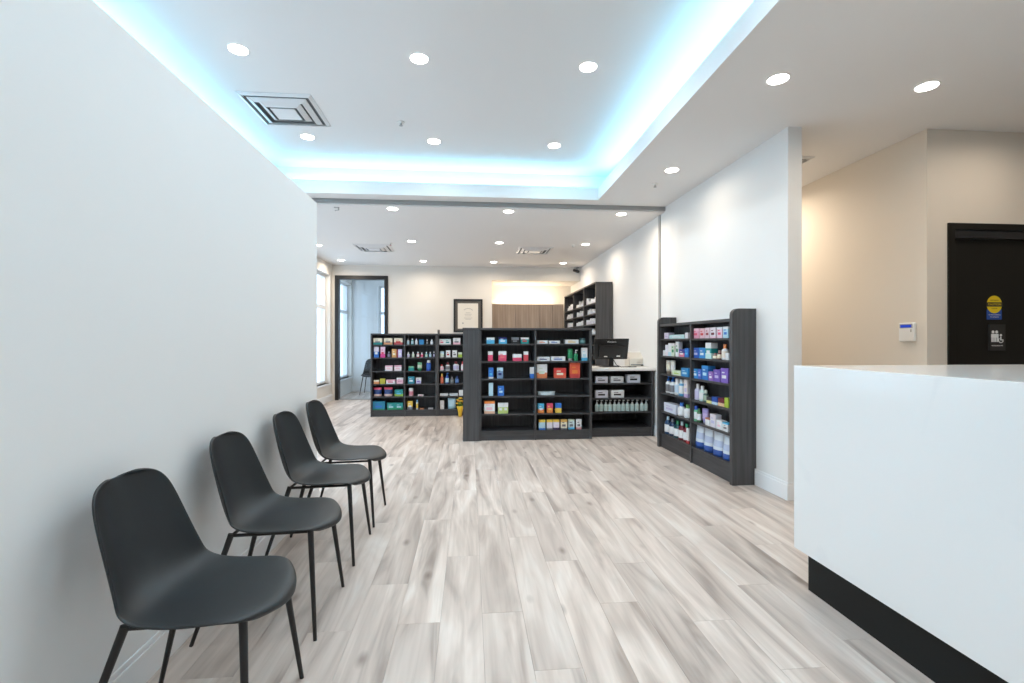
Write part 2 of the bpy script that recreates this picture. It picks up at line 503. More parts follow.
# ---- LED strips in the cove
def led(name, lab, x0, x1, y0, y1, z0, z1, mat):
    return tag(MB().box(x0, x1, y0, y1, z0, z1).build(name, mat), lab, 'light strip', 'blue cove strips' if mat is M['cove'] else None)
zz0, zz1 = ZS + .105, ZS + .128
led('led_strip', 'blue light strip in the ceiling cove above the shutter track', CX0 + .1, CX1 - .1, CY1 + .05, CY1 + .08, zz0, zz1, M['cove'])
led('led_strip', 'blue light strip in the ceiling cove on the downlit soffit side', CX1 + .05, CX1 + .08, CY0 + .1, CY1 - .1, zz0, zz1, M['cove'])
led('led_strip', 'blue light strip in the ceiling cove above the low partition', CX0 - .08, CX0 - .05, CY0 + .1, CY1 - .1, zz0, zz1, M['cove'])
led('led_strip_offscreen', 'blue light strip in the ceiling cove farthest from the shutter track', CX0 + .1, CX1 - .1, CY0 - .08, CY0 - .05, zz0, zz1, M['cove'])

# ================================================================== DOWNLIGHTS
def lamp_data(rgb, watts):
    l = bpy.data.lights.new('downlight_beam', 'AREA')
    l.shape = 'DISK'; l.size = 0.085; l.energy = watts; l.color = rgb; l.spread = math.radians(165)
    return l
trim_me = MB().lathe([(.068, 0, 0), (.067, -.003, 0), (.062, -.004, 0), (.058, -.001, 0)], 24).mesh('trim_ring', [M['white']])
lens_me = MB().lathe([(.060, 0, 0), (.060, -.006, 0)], 24).mesh('lens', [M['lens']])
L_N, L_S, L_W, L_C = lamp_data(NEUTRAL, W_COFFER), lamp_data(WARM, W_SOFFIT), lamp_data(WARM, W_REAR), lamp_data(WARM, W_CORR)
def downlight(x, y, z, lab, group, ld, off=''):
    t = thing('downlight' + off, lab, 'ceiling light', (x, y, z), 0, group)
    for nm, me in (('trim_ring', trim_me), ('lens', lens_me)):
        o = bpy.data.objects.new(nm, me); COL.objects.link(o); o.parent = t
    o = bpy.data.objects.new('beam' + off, ld); COL.objects.link(o); o.parent = t; o.location = (0, 0, -.012)
    return t
for y, nm in ((2.03, 'third row from the shutter track'), (0.62, 'fourth row from the shutter track'), (-0.8, 'fifth row from the shutter track')):
    for x, e in ((-1.56, 'above the low partition'), (-.355, 'middle of three'), (.85, 'beside the soffit')):
        downlight(x, y, ZC, 'coffer downlight, %s, %s' % (nm, e), 'coffer downlights', L_N, '_offscreen')
for y, nm in ((3.435, 'second row from the shutter track'), (4.843, 'row nearest the shutter track')):
    for x, e in ((-1.568, 'above the low partition'), (-.355, 'middle of three'), (.85, 'beside the soffit')):
        downlight(x, y, ZC, 'coffer downlight, %s, %s' % (nm, e), 'coffer downlights', L_N)
for x, y, lab in ((1.922, 2.875, 'soffit downlight in line with the wall shelf, nearer the white counter'),
                  (1.928, 4.49, 'soffit downlight over the wall shelf, nearer the shutter track'),
                  (2.931, 2.874, 'soffit downlight in front of the beige corridor')):
    downlight(x, y, ZS, lab, 'soffit downlights', L_S)
# the lamp that washes the corridor wall, hidden behind the wall end
downlight(2.93, 5.1, ZS, 'soffit downlight behind the wall end in the beige corridor', 'soffit downlights', L_C)
# the same soffit rows going on past the frame
for x, y, lab in ((1.922, 1.26, 'soffit downlight over the front edge of the white counter'),
                  (1.922, -.355, 'soffit downlight past the near end of the white counter'),
                  (2.931, 1.26, 'soffit downlight over the back of the white counter'),
                  (3.94, 2.874, 'soffit downlight in front of the dark door')):
    downlight(x, y, ZS, lab, 'soffit downlights', L_S, '_offscreen')
for y, nm in ((5.872, 'by the shutter track'), (7.75, 'in the middle row'), (9.65, 'by the rear wall')):
    for x, e in ((-.92, 'over the far shelf unit'), (.468, 'between the two ceiling vents'), (1.875, 'along the white right wall')):
        downlight(x, y, ZR, 'rear ceiling downlight %s, %s' % (nm, e), 'rear ceiling downlights', L_W)
downlight(-2.487, 8.195, ZR, 'rear ceiling downlight beside the tall windows', 'rear ceiling downlights', L_W)
downlight(-2.499, 9.665, ZR, 'rear ceiling downlight in front of the glass door', 'rear ceiling downlights', L_W)

# ================================================================== CEILING DETAILS
def diffuser(x, y, z, s, lab):
    t = thing('ceiling_vent', lab, 'vent', (x, y, z), 0, None)
    h = s / 2
    def frame(r0, r1, z0, z1):
        m = MB()
        a = [(-r0, -r0, z0), (r0, -r0, z0), (r0, r0, z0), (-r0, r0, z0), (-r1, -r1, z1), (r1, -r1, z1), (r1, r1, z1), (-r1, r1, z1)]
        a += [(px, py, pz - .004) for px, py, pz in a]
        q = [(i, (i + 1) % 4, 4 + (i + 1) % 4, 4 + i) for i in range(4)]
        m.add(a, q + [tuple(j + 8 for j in reversed(k)) for k in q]
              + [(i, 8 + i, 8 + (i + 1) % 4, (i + 1) % 4) for i in range(4)] + [(4 + i, 4 + (i + 1) % 4, 12 + (i + 1) % 4, 12 + i) for i in range(4)])
        return m
    MB().box(-h * .9, h * .9, -h * .9, h * .9, -.002, 0).build('duct', M['ventdark'], t)
    frame(h, h * .9, -.001, -.014).build('frame', M['vent'], t)
    frame(h * .80, h * .66, -.012, -.032).build('vane', M['vent'], t)
    frame(h * .56, h * .42, -.016, -.036).build('vane', M['vent'], t)
    MB().box(-h * .34, h * .34, -h * .34, h * .34, -.040, -.034).build('core_plate', M['vent'], t)
    return t
diffuser(-1.565, 4.30, ZC, .58, 'square stepped air vent in the blue lit coffer')
diffuser(-1.61, 8.34, ZR, .58, 'square stepped air vent in the rear ceiling before the glass door')
diffuser(1.11, 8.33, ZR, .58, 'square stepped air vent in the rear ceiling near the tall shelf')
diffuser(2.78, 4.33, ZS, .55, 'square air vent in the corridor ceiling behind the wall end')

def sprinkler(x, y, z, lab, mat):
    t = thing('sprinkler', lab, 'sprinkler', (x, y, z), 0, 'sprinklers')
    MB().lathe([(.032, 0, 0), (.030, -.006, 0), (.012, -.008, 0)], 14).build('escutcheon', M['white'], t)
    MB().rod((0, 0, -.008), (0, 0, -.030), .007).build('stem', M['steel'], t)
    MB().rod((0, 0, -.030), (0, 0, -.034), .016, n=12).build('deflector', mat, t)
sprinkler(-.622, 4.447, ZC, 'small sprinkler head in the coffer ceiling', M['steel'])
sprinkler(1.925, 4.907, ZS, 'small sprinkler head in the soffit over the wall shelf', M['steel'])
sprinkler(1.685, 7.833, ZR, 'small sprinkler head in the rear ceiling beside a downlight', M['steel'])
sprinkler(on_y(391, 8.0)[0].x, 7.95, ZR, 'tiny red tipped sprinkler head beside the rear vent', M['red_dot'])
# security camera
sc = thing('security_camera', 'small dome security camera in the rear ceiling corner', 'camera', (2.27, 10.2, ZR))
MB().rod((0, 0, 0), (0, 0, -.015), .055, n=16).build('mount', M['steel'], sc)
MB().rod((0, 0, -.015), (.01, -.03, -.06), .014).build('arm', M['steel'], sc)
MB().rod((.04, .02, -.085), (-.07, -.09, -.075), .035, .030, 14).build('camera_body', M['screen'], sc)

# ================================================================== CHAIRS
def make_shell():
    prof = [  # x, z, half width, edge lift
        (.284, .404, .085, .000), (.284, .412, .135, .001), (.279, .425, .172, .003), (.258, .434, .198, .006), (.21, .436, .216, .011), (.14, .431, .223, .015),
        (.06, .423, .226, .021), (-.01, .418, .226, .030), (-.065, .419, .225, .042), (-.108, .430, .222, .056), (-.142, .455, .217, .068),
        (-.167, .496, .210, .074), (-.186, .548, .202, .074), (-.202, .608, .194, .069), (-.216, .668, .186, .062), (-.227, .722, .176, .054),
        (-.234, .758, .160, .046), (-.239, .782, .132, .038), (-.242, .793, .092, .030), (-.243, .796, .050, .026)]
    n = len(prof); NU = 17
    mb = MB(); vs_ = []
    for k, (x, z, w, c) in enumerate(prof):
        a = prof[max(k - 1, 0)]; b = prof[min(k + 1, n - 1)]
        tx, tz = b[0] - a[0], b[1] - a[1]
        L = math.hypot(tx, tz) or 1
        nx, nz = tz / L, -tx / L          # towards the sitter
        for i in range(NU):
            u = -1 + 2 * i / (NU - 1)
            e = abs(u) ** 2.3
            lift = c * e
            x_ = x - .055 * abs(u) ** 2.5 * max(0, (x - .06) / .22)
            if k < 4: vs_.append((x_, w * u, z + lift))
            else: vs_.append((x_ + nx * lift, w * u * (1 - .02 * e), z + nz * lift))
    fs = [(k * NU + i, k * NU + i + 1, (k + 1) * NU + i + 1, (k + 1) * NU + i) for k in range(n - 1) for i in range(NU - 1)]
    mb.add(vs_, fs, 0, True)
    return mb
shell_mb = make_shell()
def chair(loc, rotz, lab, group):
    t = thing('shell_chair', lab, 'chair', loc, rotz, group)
    o = bpy.data.objects.new('seat_shell', shell_me); COL.objects.link(o); o.parent = t
    s = o.modifiers.new('thickness', 'SOLIDIFY'); s.thickness = .009; s.offset = 0
    b = o.modifiers.new('smooth', 'SUBSURF'); b.levels = 1; b.render_levels = 2
    for me in leg_mes:
        l = bpy.data.objects.new('leg', me); COL.objects.link(l); l.parent = t
    u = bpy.data.objects.new('underframe', under_me); COL.objects.link(u); u.parent = t
    return t
shell_me = shell_mb.mesh('seat_shell', [M['shell']])
leg_mes = []
for sy in (-1, 1):
    leg_mes.append(MB().rod((.205, .148 * sy, .428), (.245, .217 * sy, 0), .0125, .0075).mesh('leg', [M['black']]))
    leg_mes.append(MB().rod((-.115, .142 * sy, .416), (-.236, .212 * sy, 0), .0125, .0075).mesh('leg', [M['black']]))
u = MB()
for sy in (-1, 1): u.rod((.205, .146 * sy, .418), (-.115, .140 * sy, .408), .007)
for xx, zz in ((.205, .418), (-.115, .408)): u.rod((xx, -.146, zz), (xx, .146, zz), .007)
under_me = u.mesh('underframe', [M['black']])
CXX = -.872
ch_labels = ['charcoal shell chair at the row end farthest from the shelves',
             'charcoal shell chair by the partition, third from the partition end',
             'charcoal shell chair by the partition, second from the partition end',
             'charcoal shell chair closest to the partition end and the far shelf unit']
for yy, lab in zip((1.59, 2.245, 2.90, 3.447), ch_labels):
    chair((CXX + (.022 if yy < 2 else 0), yy, 0), 0, lab, 'row of shell chairs along the partition')
p = on_y(372, 11.55)[0]
chair((p.x, 11.5, 0), -PI / 2, 'charcoal shell chair in the room beyond the glass door', None)

# ================================================================== RECEPTION COUNTER
CXF, CYF, CZT = 1.60, 2.27, 1.096
t = thing('reception_counter', 'white quartz reception counter on a black recessed plinth', 'counter', (CXF, CYF, 0))
MB().box(.0302, 1.5, -2.9, -.0302, CZT - .03, CZT).build('countertop', M['quartz'], t, bevel=.0025)
MB().box(0, .03, -2.9, 0, .197, CZT).build('front_panel', M['quartz'], t, bevel=.0015)
MB().box(.0302, 1.5, -.03, 0, .197, CZT).build('end_panel', M['quartz'], t, bevel=.0015)
MB().box(.05, 1.45, -2.85, -.035, 0, .20).build('toe_kick', M['toe'], t)
MB().box(.0302, 1.5, -2.9, -.0302, .201, CZT - .0302).build('carcass', M['white'], t)

# ================================================================== DARK DOOR, STICKERS, KEYPAD
d = bpy.data.objects.new('door_2', None); COL.objects.link(d); struct(d, 'dark automatic door with a yellow sticker in the beige wall')
d.location = (RDX0, YB, 0)
dw = RDX1 - RDX0
MB().box(0, .055, -.012, .12, 0, RDZ).box(dw - .055, dw, -.012, .12, 0, RDZ).box(.055, dw - .055, -.012, .12, RDZ - .05, RDZ).build('door_frame', M['door'], d, bevel=.002)
MB().box(.058, dw - .058, .03, .075, .008, RDZ - .055).build('door_leaf', M['door'], d)
MB().box(.06, dw - .06, -.002, .029, RDZ - .115, RDZ - .06).build('door_closer', M['black'], d)
MB().rod((dw - .12, -.03, 1.02), (dw - .25, -.03, 1.02), .011).rod((dw - .12, -.03, 1.02), (dw - .12, .03, 1.02), .011).build('door_handle', M['steel'], d)
RX = (PI / 2, 0, 0)
c, s_ = on_y(994, YB + .03, 304.5)
st = thing('caution_sticker', 'round yellow caution sticker on the dark door with blue base', 'sticker', (c.x, YB + .028, c.z))
k = s_ / F
MB().box(-8.2 * k, 8.2 * k, 0, .001, -15 * k, -5 * k).build('blue_base', M['blue'], st)
poly = [(math.cos(i * PI / 16) * 8.3 * k, math.sin(i * PI / 16) * 8.8 * k) for i in range(32)]
MB().prism(poly, 1, -.0012, .0005).build('yellow_disc', M['yellow'], st)
MB().box(-9 * k, 9 * k, -.0018, -.0012, -2.1 * k, 2.2 * k).build('black_band', M['ink'], st)
text_mesh('CAUTION', .022, M['yellow'], st, (0, -.0022, 0), RX, width=14.2 * k)
text_mesh('AUTOMATIC', .010, M['ink'], st, (0, -.0016, 4.2 * k), RX, width=9.5 * k)
text_mesh('DOOR', .010, M['ink'], st, (0, -.0016, -4.2 * k), RX, width=6.0 * k)
text_mesh('ACTIVATE SWITCH', .010, M['white_ink'], st, (0, -.0016, -10.4 * k), RX, width=13 * k)
text_mesh('TO OPERATE', .010, M['white_ink'], st, (0, -.0016, -12.6 * k), RX, width=9.5 * k)
c, s_ = on_y(995.5, YB + .03, 337.5); k = s_ / F
ws = thing('washroom_sign', 'black washroom sign with white pictograms on the dark door', 'sign', (c.x, YB + .020, c.z))
MB().box(-8.6 * k, 8.6 * k, -.006, .009, -13 * k, 13 * k).build('plate', M['ink'], ws, bevel=.001)
def picto(x, z, h, baby=False):
    m = MB()
    r = h * .13
    m.prism([(x + math.cos(i * PI / 6) * r, z + h - r + math.sin(i * PI / 6) * r) for i in range(12)], 1, -.0075, -.006)
    m.box(x - h * .17, x + h * .17, -.0075, -.006, z + h * .38, z + h * .70)
    m.box(x - h * .15, x - h * .03, -.0075, -.006, z, z + h * .38)
    m.box(x + h * .03, x + h * .15, -.0075, -.006, z, z + h * .38)
    m.build('pictogram', M['white_ink'], ws)
picto(-5.2 * k, -4.5 * k, 11.5 * k); picto(-1.2 * k, -4.5 * k, 11.5 * k)
m = MB()
m.prism([(3.4 * k + math.cos(i * PI / 6) * 1.2 * k, 2.3 * k + math.sin(i * PI / 6) * 1.2 * k) for i in range(12)], 1, -.0075, -.006)
m.box(2.7 * k, 3.9 * k, -.0075, -.006, -2.2 * k, .8 * k); m.box(2.7 * k, 6 * k, -.0075, -.006, -2.9 * k, -1.9 * k); m.box(5.2 * k, 6.2 * k, -.0075, -.006, -4.4 * k, -1.9 * k)
m.build('wheelchair_pictogram', M['white_ink'], ws)
m = MB()
for i in range(12):
    a0, a1 = PI * .75 + i * PI * 1.25 / 12, PI * .75 + (i + 1) * PI * 1.25 / 12
    P = [(3.4 * k + math.cos(a) * r * k, -2.6 * k + math.sin(a) * r * k) for a, r in ((a0, 2.2), (a0, 2.9), (a1, 2.9), (a1, 2.2))]
    m.prism(P, 1, -.0075, -.006)
m.build('wheel_pictogram', M['white_ink'], ws)
text_mesh('WASHROOM', .012, M['white_ink'], ws, (-.6 * k, -.0065, -8.2 * k), RX, width=12 * k)
# keypad on the corridor wall
p0, p1 = on_x(901.5, XB)[0], on_x(917, XB)[0]
yc = (p0.y + p1.y) / 2; kw = abs(p0.y - p1.y) / 2
kp = thing('alarm_keypad', 'white wall keypad with a blue display on the beige wall', 'keypad', (XB, yc, 1.215))
MB().box(-.028, 0, -kw, kw, 0, .15).build('housing', M['white'], kp, bevel=.008)
MB().box(-.029, -.027, -kw * .84, kw * .84, .108, .142).build('screen_bezel', M['alu'], kp)
MB().box(-.0305, -.029, -kw * .7, kw * .7, .112, .134).build('display', M['blue_lcd'], kp)
MB().box(-.0305, -.027, -kw * .72, -kw * .6, .075, .098).build('indicator', M['grey_ink'], kp)

# ================================================================== REAR FURNITURE
# certificate
a, s_ = on_y(453.6, YR - .02, 299); b, _ = on_y(482.6, YR - .02, 332.2)
fx, fz, fw, fh = (a.x + b.x) / 2, (a.z + b.z) / 2, (b.x - a.x) / 2, (a.z - b.z) / 2
cf = thing('framed_certificate', 'dark framed certificate hanging on the cream rear wall', 'picture frame', (fx, YR, fz))
MB().box(-fw, -fw + .035, -.03, -.001, -fh, fh).box(fw - .035, fw, -.03, -.001, -fh, fh).box(-fw + .035, fw - .035, -.03, -.001, fh - .035, fh).box(-fw + .035, fw - .035, -.03, -.001, -fh, -fh + .035).build('frame', M['black'], cf, bevel=.003)
MB().box(-fw + .035, fw - .035, -.012, -.002, -fh + .035, fh - .035).build('mat_board', M['mat'], cf)
MB().box(-fw + .088, fw - .095, -.014, -.012, -fh + .075, fh - .09).build('paper', M['paper'], cf)
pr = MB()
for i in range(9):
    a0 = PI * (.25 + .5 * i / 9); a1 = PI * (.25 + .5 * (i + .7) / 9)
    pr.prism([(math.cos(a_) * r_ - .0, math.sin(a_) * r_ + .02) for a_, r_ in ((a0, .125), (a0, .14), (a1, .14), (a1, .125))], 1, -.0148, -.014)
for z, w_ in ((.06, .05), (.03, .075), (-.005, .065), (-.05, .09), (-.075, .06)): pr.box(-w_, w_, -.0148, -.014, z - .004, z + .004)
pr.prism([(-.11 + math.cos(i * PI / 6) * .017, -.16 + math.sin(i * PI / 6) * .017) for i in range(12)], 1, -.0148, -.014)
pr.build('print', M['grey_ink'], cf)

# cabinets in the niche
cyf = 10.7
xs = [on_y(492, cyf)[0].x] + [on_y(q, cyf)[0].x for q in (515.5, 540, 552.5)] + [2.09]
names = ['greige wood cabinet beside the niche edge', 'greige wood cabinet second from the niche edge', 'narrow greige wood cabinet, third from the niche edge', 'greige wood cabinet partly behind the tall dispensary shelf']
for i in range(4):
    x0, x1 = max(xs[i], NX0 + .002), xs[i + 1] - .002
    cb = thing('wood_cabinet', names[i] + ' in the rear niche', 'cabinet', (x0, cyf, 0), 0, 'wood cabinets in the rear niche')
    MB().box(0, x1 - x0, .02, .45, 0, 2.046).build('body', M['wood'], cb)
    dr = MB().box(.002, x1 - x0 - .002, 0, .019, .10, 2.044).build('door', M['wood'], cb, bevel=.002)
    MB().box(x1 - x0 - .05, x1 - x0 - .035, -.025, 0, .95, 1.15).build('handle', M['steel'], dr)
led('niche_light_strip', 'warm light strip on top of the niche cabinets', NX0 + .1, 2.0, cyf + .30, cyf + .34, 2.047, 2.065, M['warmled'])

# ------------------------------------------------------------------ product makers
used_labels = {}
def pbox(w, h, d, bands, patch=None):
    """carton: bands = [(fraction, rgb)...] from the bottom; patch = rgb of a printed panel"""
    mb = MB(); mats = []; z = 0; tot = sum(b[0] for b in bands)
    for i, (fr_, c) in enumerate(bands):
        z1 = z + h * fr_ / tot
        v = [(-w/2, 0, z), (w/2, 0, z), (w/2, d, z), (-w/2, d, z), (-w/2, 0, z1), (w/2, 0, z1), (w/2, d, z1), (-w/2, d, z1)]
        f = [(0, 1, 5, 4), (1, 2, 6, 5), (2, 3, 7, 6), (3, 0, 4, 7)]
        if i == 0: f.append((3, 2, 1, 0))
        if i == len(bands) - 1: f.append((4, 5, 6, 7))
        mb.add(v, f, i); mats.append(colour(c)); z = z1
    if patch:
        mats.append(colour(patch))
        mb.box(-w * .30, w * .26, -.0008, 0, h * .30, h * .52, len(bands))
        mb.box(-w * .30, w * .05, -.0008, 0, h * .66, h * .74, len(bands))
    return mb, mats
def pbottle(w, h, body, cap, label, flat=.75, style='cap'):
    r = w / 2
    mats = [colour(body, .3), colour(label, .45), colour(cap, .35)]
    mb = MB()
    if style == 'spray' or style == 'pump':
        mb.lathe([(r*.9, 0, 0), (r, h*.03, 0), (r, h*.10, 1), (r, h*.50, 0), (r*.98, h*.58, 0), (r*.55, h*.66, 0), (r*.35, h*.70, 0), (r*.35, h*.71, 0)], 12, (0, r*flat), None, 1, flat)
        mb.lathe([(r*.42, h*.70, 2), (r*.42, h*.80, 2), (r*.16, h*.81, 2), (r*.16, h*.93, 2)], 10, (0, r*flat))
        mb.box(-r*.25, r*.80, r*flat - r*.2, r*flat + r*.2, h*.92, h, 2)
    elif style == 'long':
        mb.lathe([(r*.92, 0, 0), (r, h*.02, 0), (r, h*.15, 1), (r, h*.62, 0), (r*.9, h*.76, 2), (r*.72, h*.78, 2), (r*.72, h*.98, 2), (r*.6, h, 2)], 12, (0, r*flat), None, 1, flat)
    elif style == 'tube':
        n = 12
        mb.lathe([(r*.8, 0, 2), (r*.8, h*.16, 2), (r*.95, h*.18, 0), (r, h*.35, 1), (r, h*.7, 0), (r*1.0, h, 0)], n, (0, r*.8), None, 1, .45)
    elif style == 'jar':
        mb.lathe([(r*.95, 0, 0), (r, h*.05, 0), (r, h*.18, 1), (r, h*.58, 0), (r*.95, h*.66, 2), (r*.95, h*.97, 2), (r*.9, h, 2)], 14, (0, r))
    elif style == 'jug':
        mb.lathe([(r*.95, 0, 0), (r, h*.04, 0), (r, h*.12, 1), (r, h*.55, 0), (r*.85, h*.68, 0), (r*.42, h*.80, 2), (r*.42, h*.97, 2), (r*.38, h, 2)], 12, (0, r*flat), None, 1, flat)
    else:
        mb.lathe([(r*.92, 0, 0), (r, h*.03, 0), (r, h*.12, 1), (r, h*.56, 0), (r*.92, h*.64, 0), (r*.5, h*.72, 2), (r*.5, h*.97, 2), (r*.45, h, 2)], 12, (0, r*flat), None, 1, flat)
    return mb, mats
def ppouch(w, h, d, bands):
    mb = MB(); mats = [colour(b[1], .35) for b in bands]
    NZ_, NX_ = 8, 6
    tot = sum(b[0] for b in bands); cuts = []; a = 0
    for fr_, _ in bands: a += fr_ / tot; cuts.append(a)
    rows = []
    for k in range(NZ_ + 1):
        t_ = k / NZ_
        th = d / 2 * (0.95 * (1 - t_ ** 2.2) + .05)
        ww = w / 2 * (.94 - .05 * math.sin(PI * t_) + .08 * t_)
        rows.append([(-ww + 2 * ww * i / NX_, d/2 - th * (math.sin(PI * (i + .25) / (NX_ + .5)) ** .6), h * t_) for i in range(NX_ + 1)]
                    + [(ww - 2 * ww * i / NX_, d/2 + th * (math.sin(PI * (i + .25) / (NX_ + .5)) ** .6), h * t_) for i in range(NX_ + 1)])
    n = len(rows[0])
    vs_ = [p_ for r_ in rows for p_ in r_]
    o = len(mb.v); mb.v += vs_
    for k in range(NZ_):
        t_ = (k + .5) / NZ_
        mi = next(i for i, c_ in enumerate(cuts) if t_ <= c_ + 1e-6)
        for i in range(n):
            mb.f.append([o + k*n + i, o + k*n + (i+1) % n, o + (k+1)*n + (i+1) % n, o + (k+1)*n + i]); mb.m.append(mi); mb.smooth.append(True)
    mb.f.append([o + i for i in reversed(range(n))]); mb.m.append(0); mb.smooth.append(False)
    mb.f.append([o + NZ_*n + i for i in range(n)]); mb.m.append(len(bands) - 1); mb.smooth.append(False)
    return mb, mats

NM = {'b': 'product_box', 'bo': 'bottle', 'pu': 'pump_bottle', 'sp': 'spray_bottle', 'lo': 'lotion_bottle', 'tu': 'tube', 'ja': 'jar', 'ju': 'mouthwash_bottle', 'po': 'pouch'}
CAT = {'b': 'box', 'bo': 'bottle', 'pu': 'bottle', 'sp': 'bottle', 'lo': 'bottle', 'tu': 'tube', 'ja': 'jar', 'ju': 'bottle', 'po': 'pouch'}
STY = {'bo': 'cap', 'pu': 'pump', 'sp': 'spray', 'lo': 'long', 'tu': 'tube', 'ja': 'jar', 'ju': 'jug'}
def product(kind, w, h, cols, pos, rotz, label, group, maxd=.12):
    if kind == 'b':
        bands = cols[0] if isinstance(cols[0], list) else [(1, cols[0])]
        mb, mats = pbox(w, h, min(max(w * .6, .04), maxd), bands, cols[1] if len(cols) > 1 else None)
    elif kind == 'po':
        mb, mats = ppouch(w, h, min(w * .6, maxd), cols[0])
    else:
        mb, mats = pbottle(w, h, cols[0], cols[1], cols[2], .75, STY[kind])
    o = mb.build(NM[kind], mats, None, (pos[0], pos[1], pos[2] + .0006), rotz)
    return tag(o, label, CAT[kind], group)

W = (226, 228, 230); NAVY = (28, 40, 110); BLU = (30, 110, 200); CY = (70, 180, 225); TEAL = (20, 150, 150); GRN = (30, 140, 90)
PINK = (225, 70, 110); RED = (200, 40, 45); ORG = (235, 130, 45); YEL = (240, 200, 70); LIL = (190, 185, 220); PUR = (110, 75, 170)
TAN = (220, 190, 150); CRM = (235, 225, 200); GRY = (120, 122, 128); BLK = (30, 30, 34); LPK = (240, 190, 205); LIM = (170, 200, 60); PBL = (180, 215, 230)
MAR = (110, 20, 35); DBL = (25, 60, 120); WG = (205, 220, 200)
ORD = ['top', 'second', 'third', 'fourth', 'fifth', 'bottom']
def u_label(desc, where):
    l = '%s, %s' % (desc, where)
    used_labels[l] = used_labels.get(l, 0) + 1
    return l

# ------------------------------------------------------------------ shelf unit builder (faces -Y in its own frame)
def shelf_unit(root, x0, x1, depth, zt, boards, divs, endt=.025, plinth=.10, back=True, top_over=.006, btop=.026, bt=.018, setback=.012):
    """local x along the unit, local y into the depth, z up; every board and panel is a part"""
    MB().box(x0, x0 + endt, 0, depth, 0, zt).build('end_panel', M['char_v'], root)
    MB().box(x1 - endt, x1, 0, depth, 0, zt).build('end_panel', M['char_v'], root)
    MB().box(x0 - top_over, x1 + top_over, -top_over, depth, zt, zt + btop).build('top_board', M['char'], root, bevel=.002)
    if back: MB().box(x0 + endt, x1 - endt, depth - .012, depth - .001, 0, zt).build('back_panel', M['char_v'], root)
    xs_ = [x0 + endt] + [v for d_ in divs for v in (d_ - .011, d_ + .011)] + [x1 - endt]
    for d_ in divs: MB().box(d_ - .011, d_ + .011, .002, depth - .013, 0, zt).build('divider', M['char_v'], root)
    MB().box(x0 + endt, x1 - endt, setback * 1.5, setback * 1.5 + .018, 0, min(boards) - bt).build('plinth', M['char'], root) if not divs else None
    if divs:
        for i in range(0, len(xs_), 2):
            MB().box(xs_[i], xs_[i + 1], setback * 1.5, setback * 1.5 + .018, 0, min(boards) - bt).build('plinth', M['char'], root)
    for z in boards:
        for i in range(0, len(xs_), 2):
            MB().box(xs_[i], xs_[i + 1], setback, depth - .013, z - bt, z).build('shelf_board', M['char'], root)

# ---- island shelf with the wide pillar
IY = 5.92
ix0 = on_y(463, IY)[0].x; ixp = on_y(481, IY)[0].x; ixd = on_y(535.6, IY)[0].x; ix1 = on_y(592, IY)[0].x
isl = thing('island_shelf', 'dark charcoal island shelf with a wide pillar at one end', 'shelf', (0, IY, 0))
IB = [1.187, .972, .758, .544, .325, .115]
MB().box(ix0, ixp - .026, -.012, .36, 0, 1.355).build('pillar', M['char_v'], isl)
shelf_unit(isl, ixp - .025, ix1, .36, 1.355, IB, [ixd], endt=.03)
MB().box(ix0 - .006, ixp - .032, -.02, .36, 1.355, 1.381).build('pillar_cap', M['char'], isl, bevel=.002)

def row_y(items, yfront, z, where, group):
    for it in items:
        p0, p1, hp, kind, cols, desc = it
        a_, s0 = on_y(p0, yfront); b_, s1 = on_y(p1, yfront)
        k_ = (s0 + s1) / 2 / F
        product(kind, abs(b_.x - a_.x), hp * k_, cols, ((a_.x + b_.x) / 2, yfront, z), 0, u_label(desc, where), group)

B2 = lambda lo, hi, f=.5: [(f, lo), (1 - f, hi)]
def wi(n, bay): return '%s shelf, %s bay of island' % (ORD[n], bay)
yf = IY + .045
G_I = 'products on the island shelf'
A = [
 [(486.7, 494.5, 6.2, 'b', [B2(CY, W, .6), CY], 'cyan and white carton'), (498.9, 506.8, 6.5, 'b', [B2(CY, NAVY, .65), W], 'navy and pale blue carton'), (511.5, 518.8, 6.2, 'b', [B2(BLK, GRY, .6), GRY], 'black and grey carton'), (520.9, 528.8, 6.2, 'b', [B2(TEAL, W, .7), RED], 'teal carton with red print')],
 [(488, 492.8, 9.7, 'b', [B2(PINK, W, .65)], 'slim pink and white carton beside the pillar'), (498.5, 506.4, 9.8, 'b', [B2(PINK, W, .62), (235, 110, 120)], 'tall wide pink and white carton'), (512.8, 521.6, 6.9, 'b', [B2(PINK, W, .5)], 'low pink and white carton'), (523.8, 528.3, 9.6, 'b', [B2((215, 70, 80), W, .65)], 'slim red and white carton beside the divider')],
 [(488.6, 493.3, 10.7, 'b', [[(.15, W), (.85, BLU)], CY], 'slim bright blue carton'), (497.1, 503, 10.7, 'b', [B2((120, 150, 185), PBL, .7), NAVY], 'grey blue carton'), (530, 534, 11.2, 'b', [B2(BLU, W, .4)], 'slim white carton with blue foot')],
 [(488.8, 493.1, 12.9, 'b', [[(1, PBL)]], 'tall slim pale carton'), (497.9, 504, 9.8, 'b', [[(1, BLU)], PBL], 'blue carton')],
 [(484.3, 494.8, 12.4, 'b', [[(.2, (235, 190, 160)), (.6, W), (.2, ORG)], LPK], 'white carton with orange top'), (498.1, 503.2, 10.5, 'b', [[(.6, (190, 210, 120)), (.4, W)], W], 'white-green carton touching its twin, pillar side'), (503.4, 508.1, 10.5, 'b', [[(.6, (190, 210, 120)), (.4, W)], W], 'white-green carton touching its twin, divider side')],
]
for i, r_ in enumerate(A): row_y(r_, yf, IB[i], wi(i, 'pillar'), G_I)
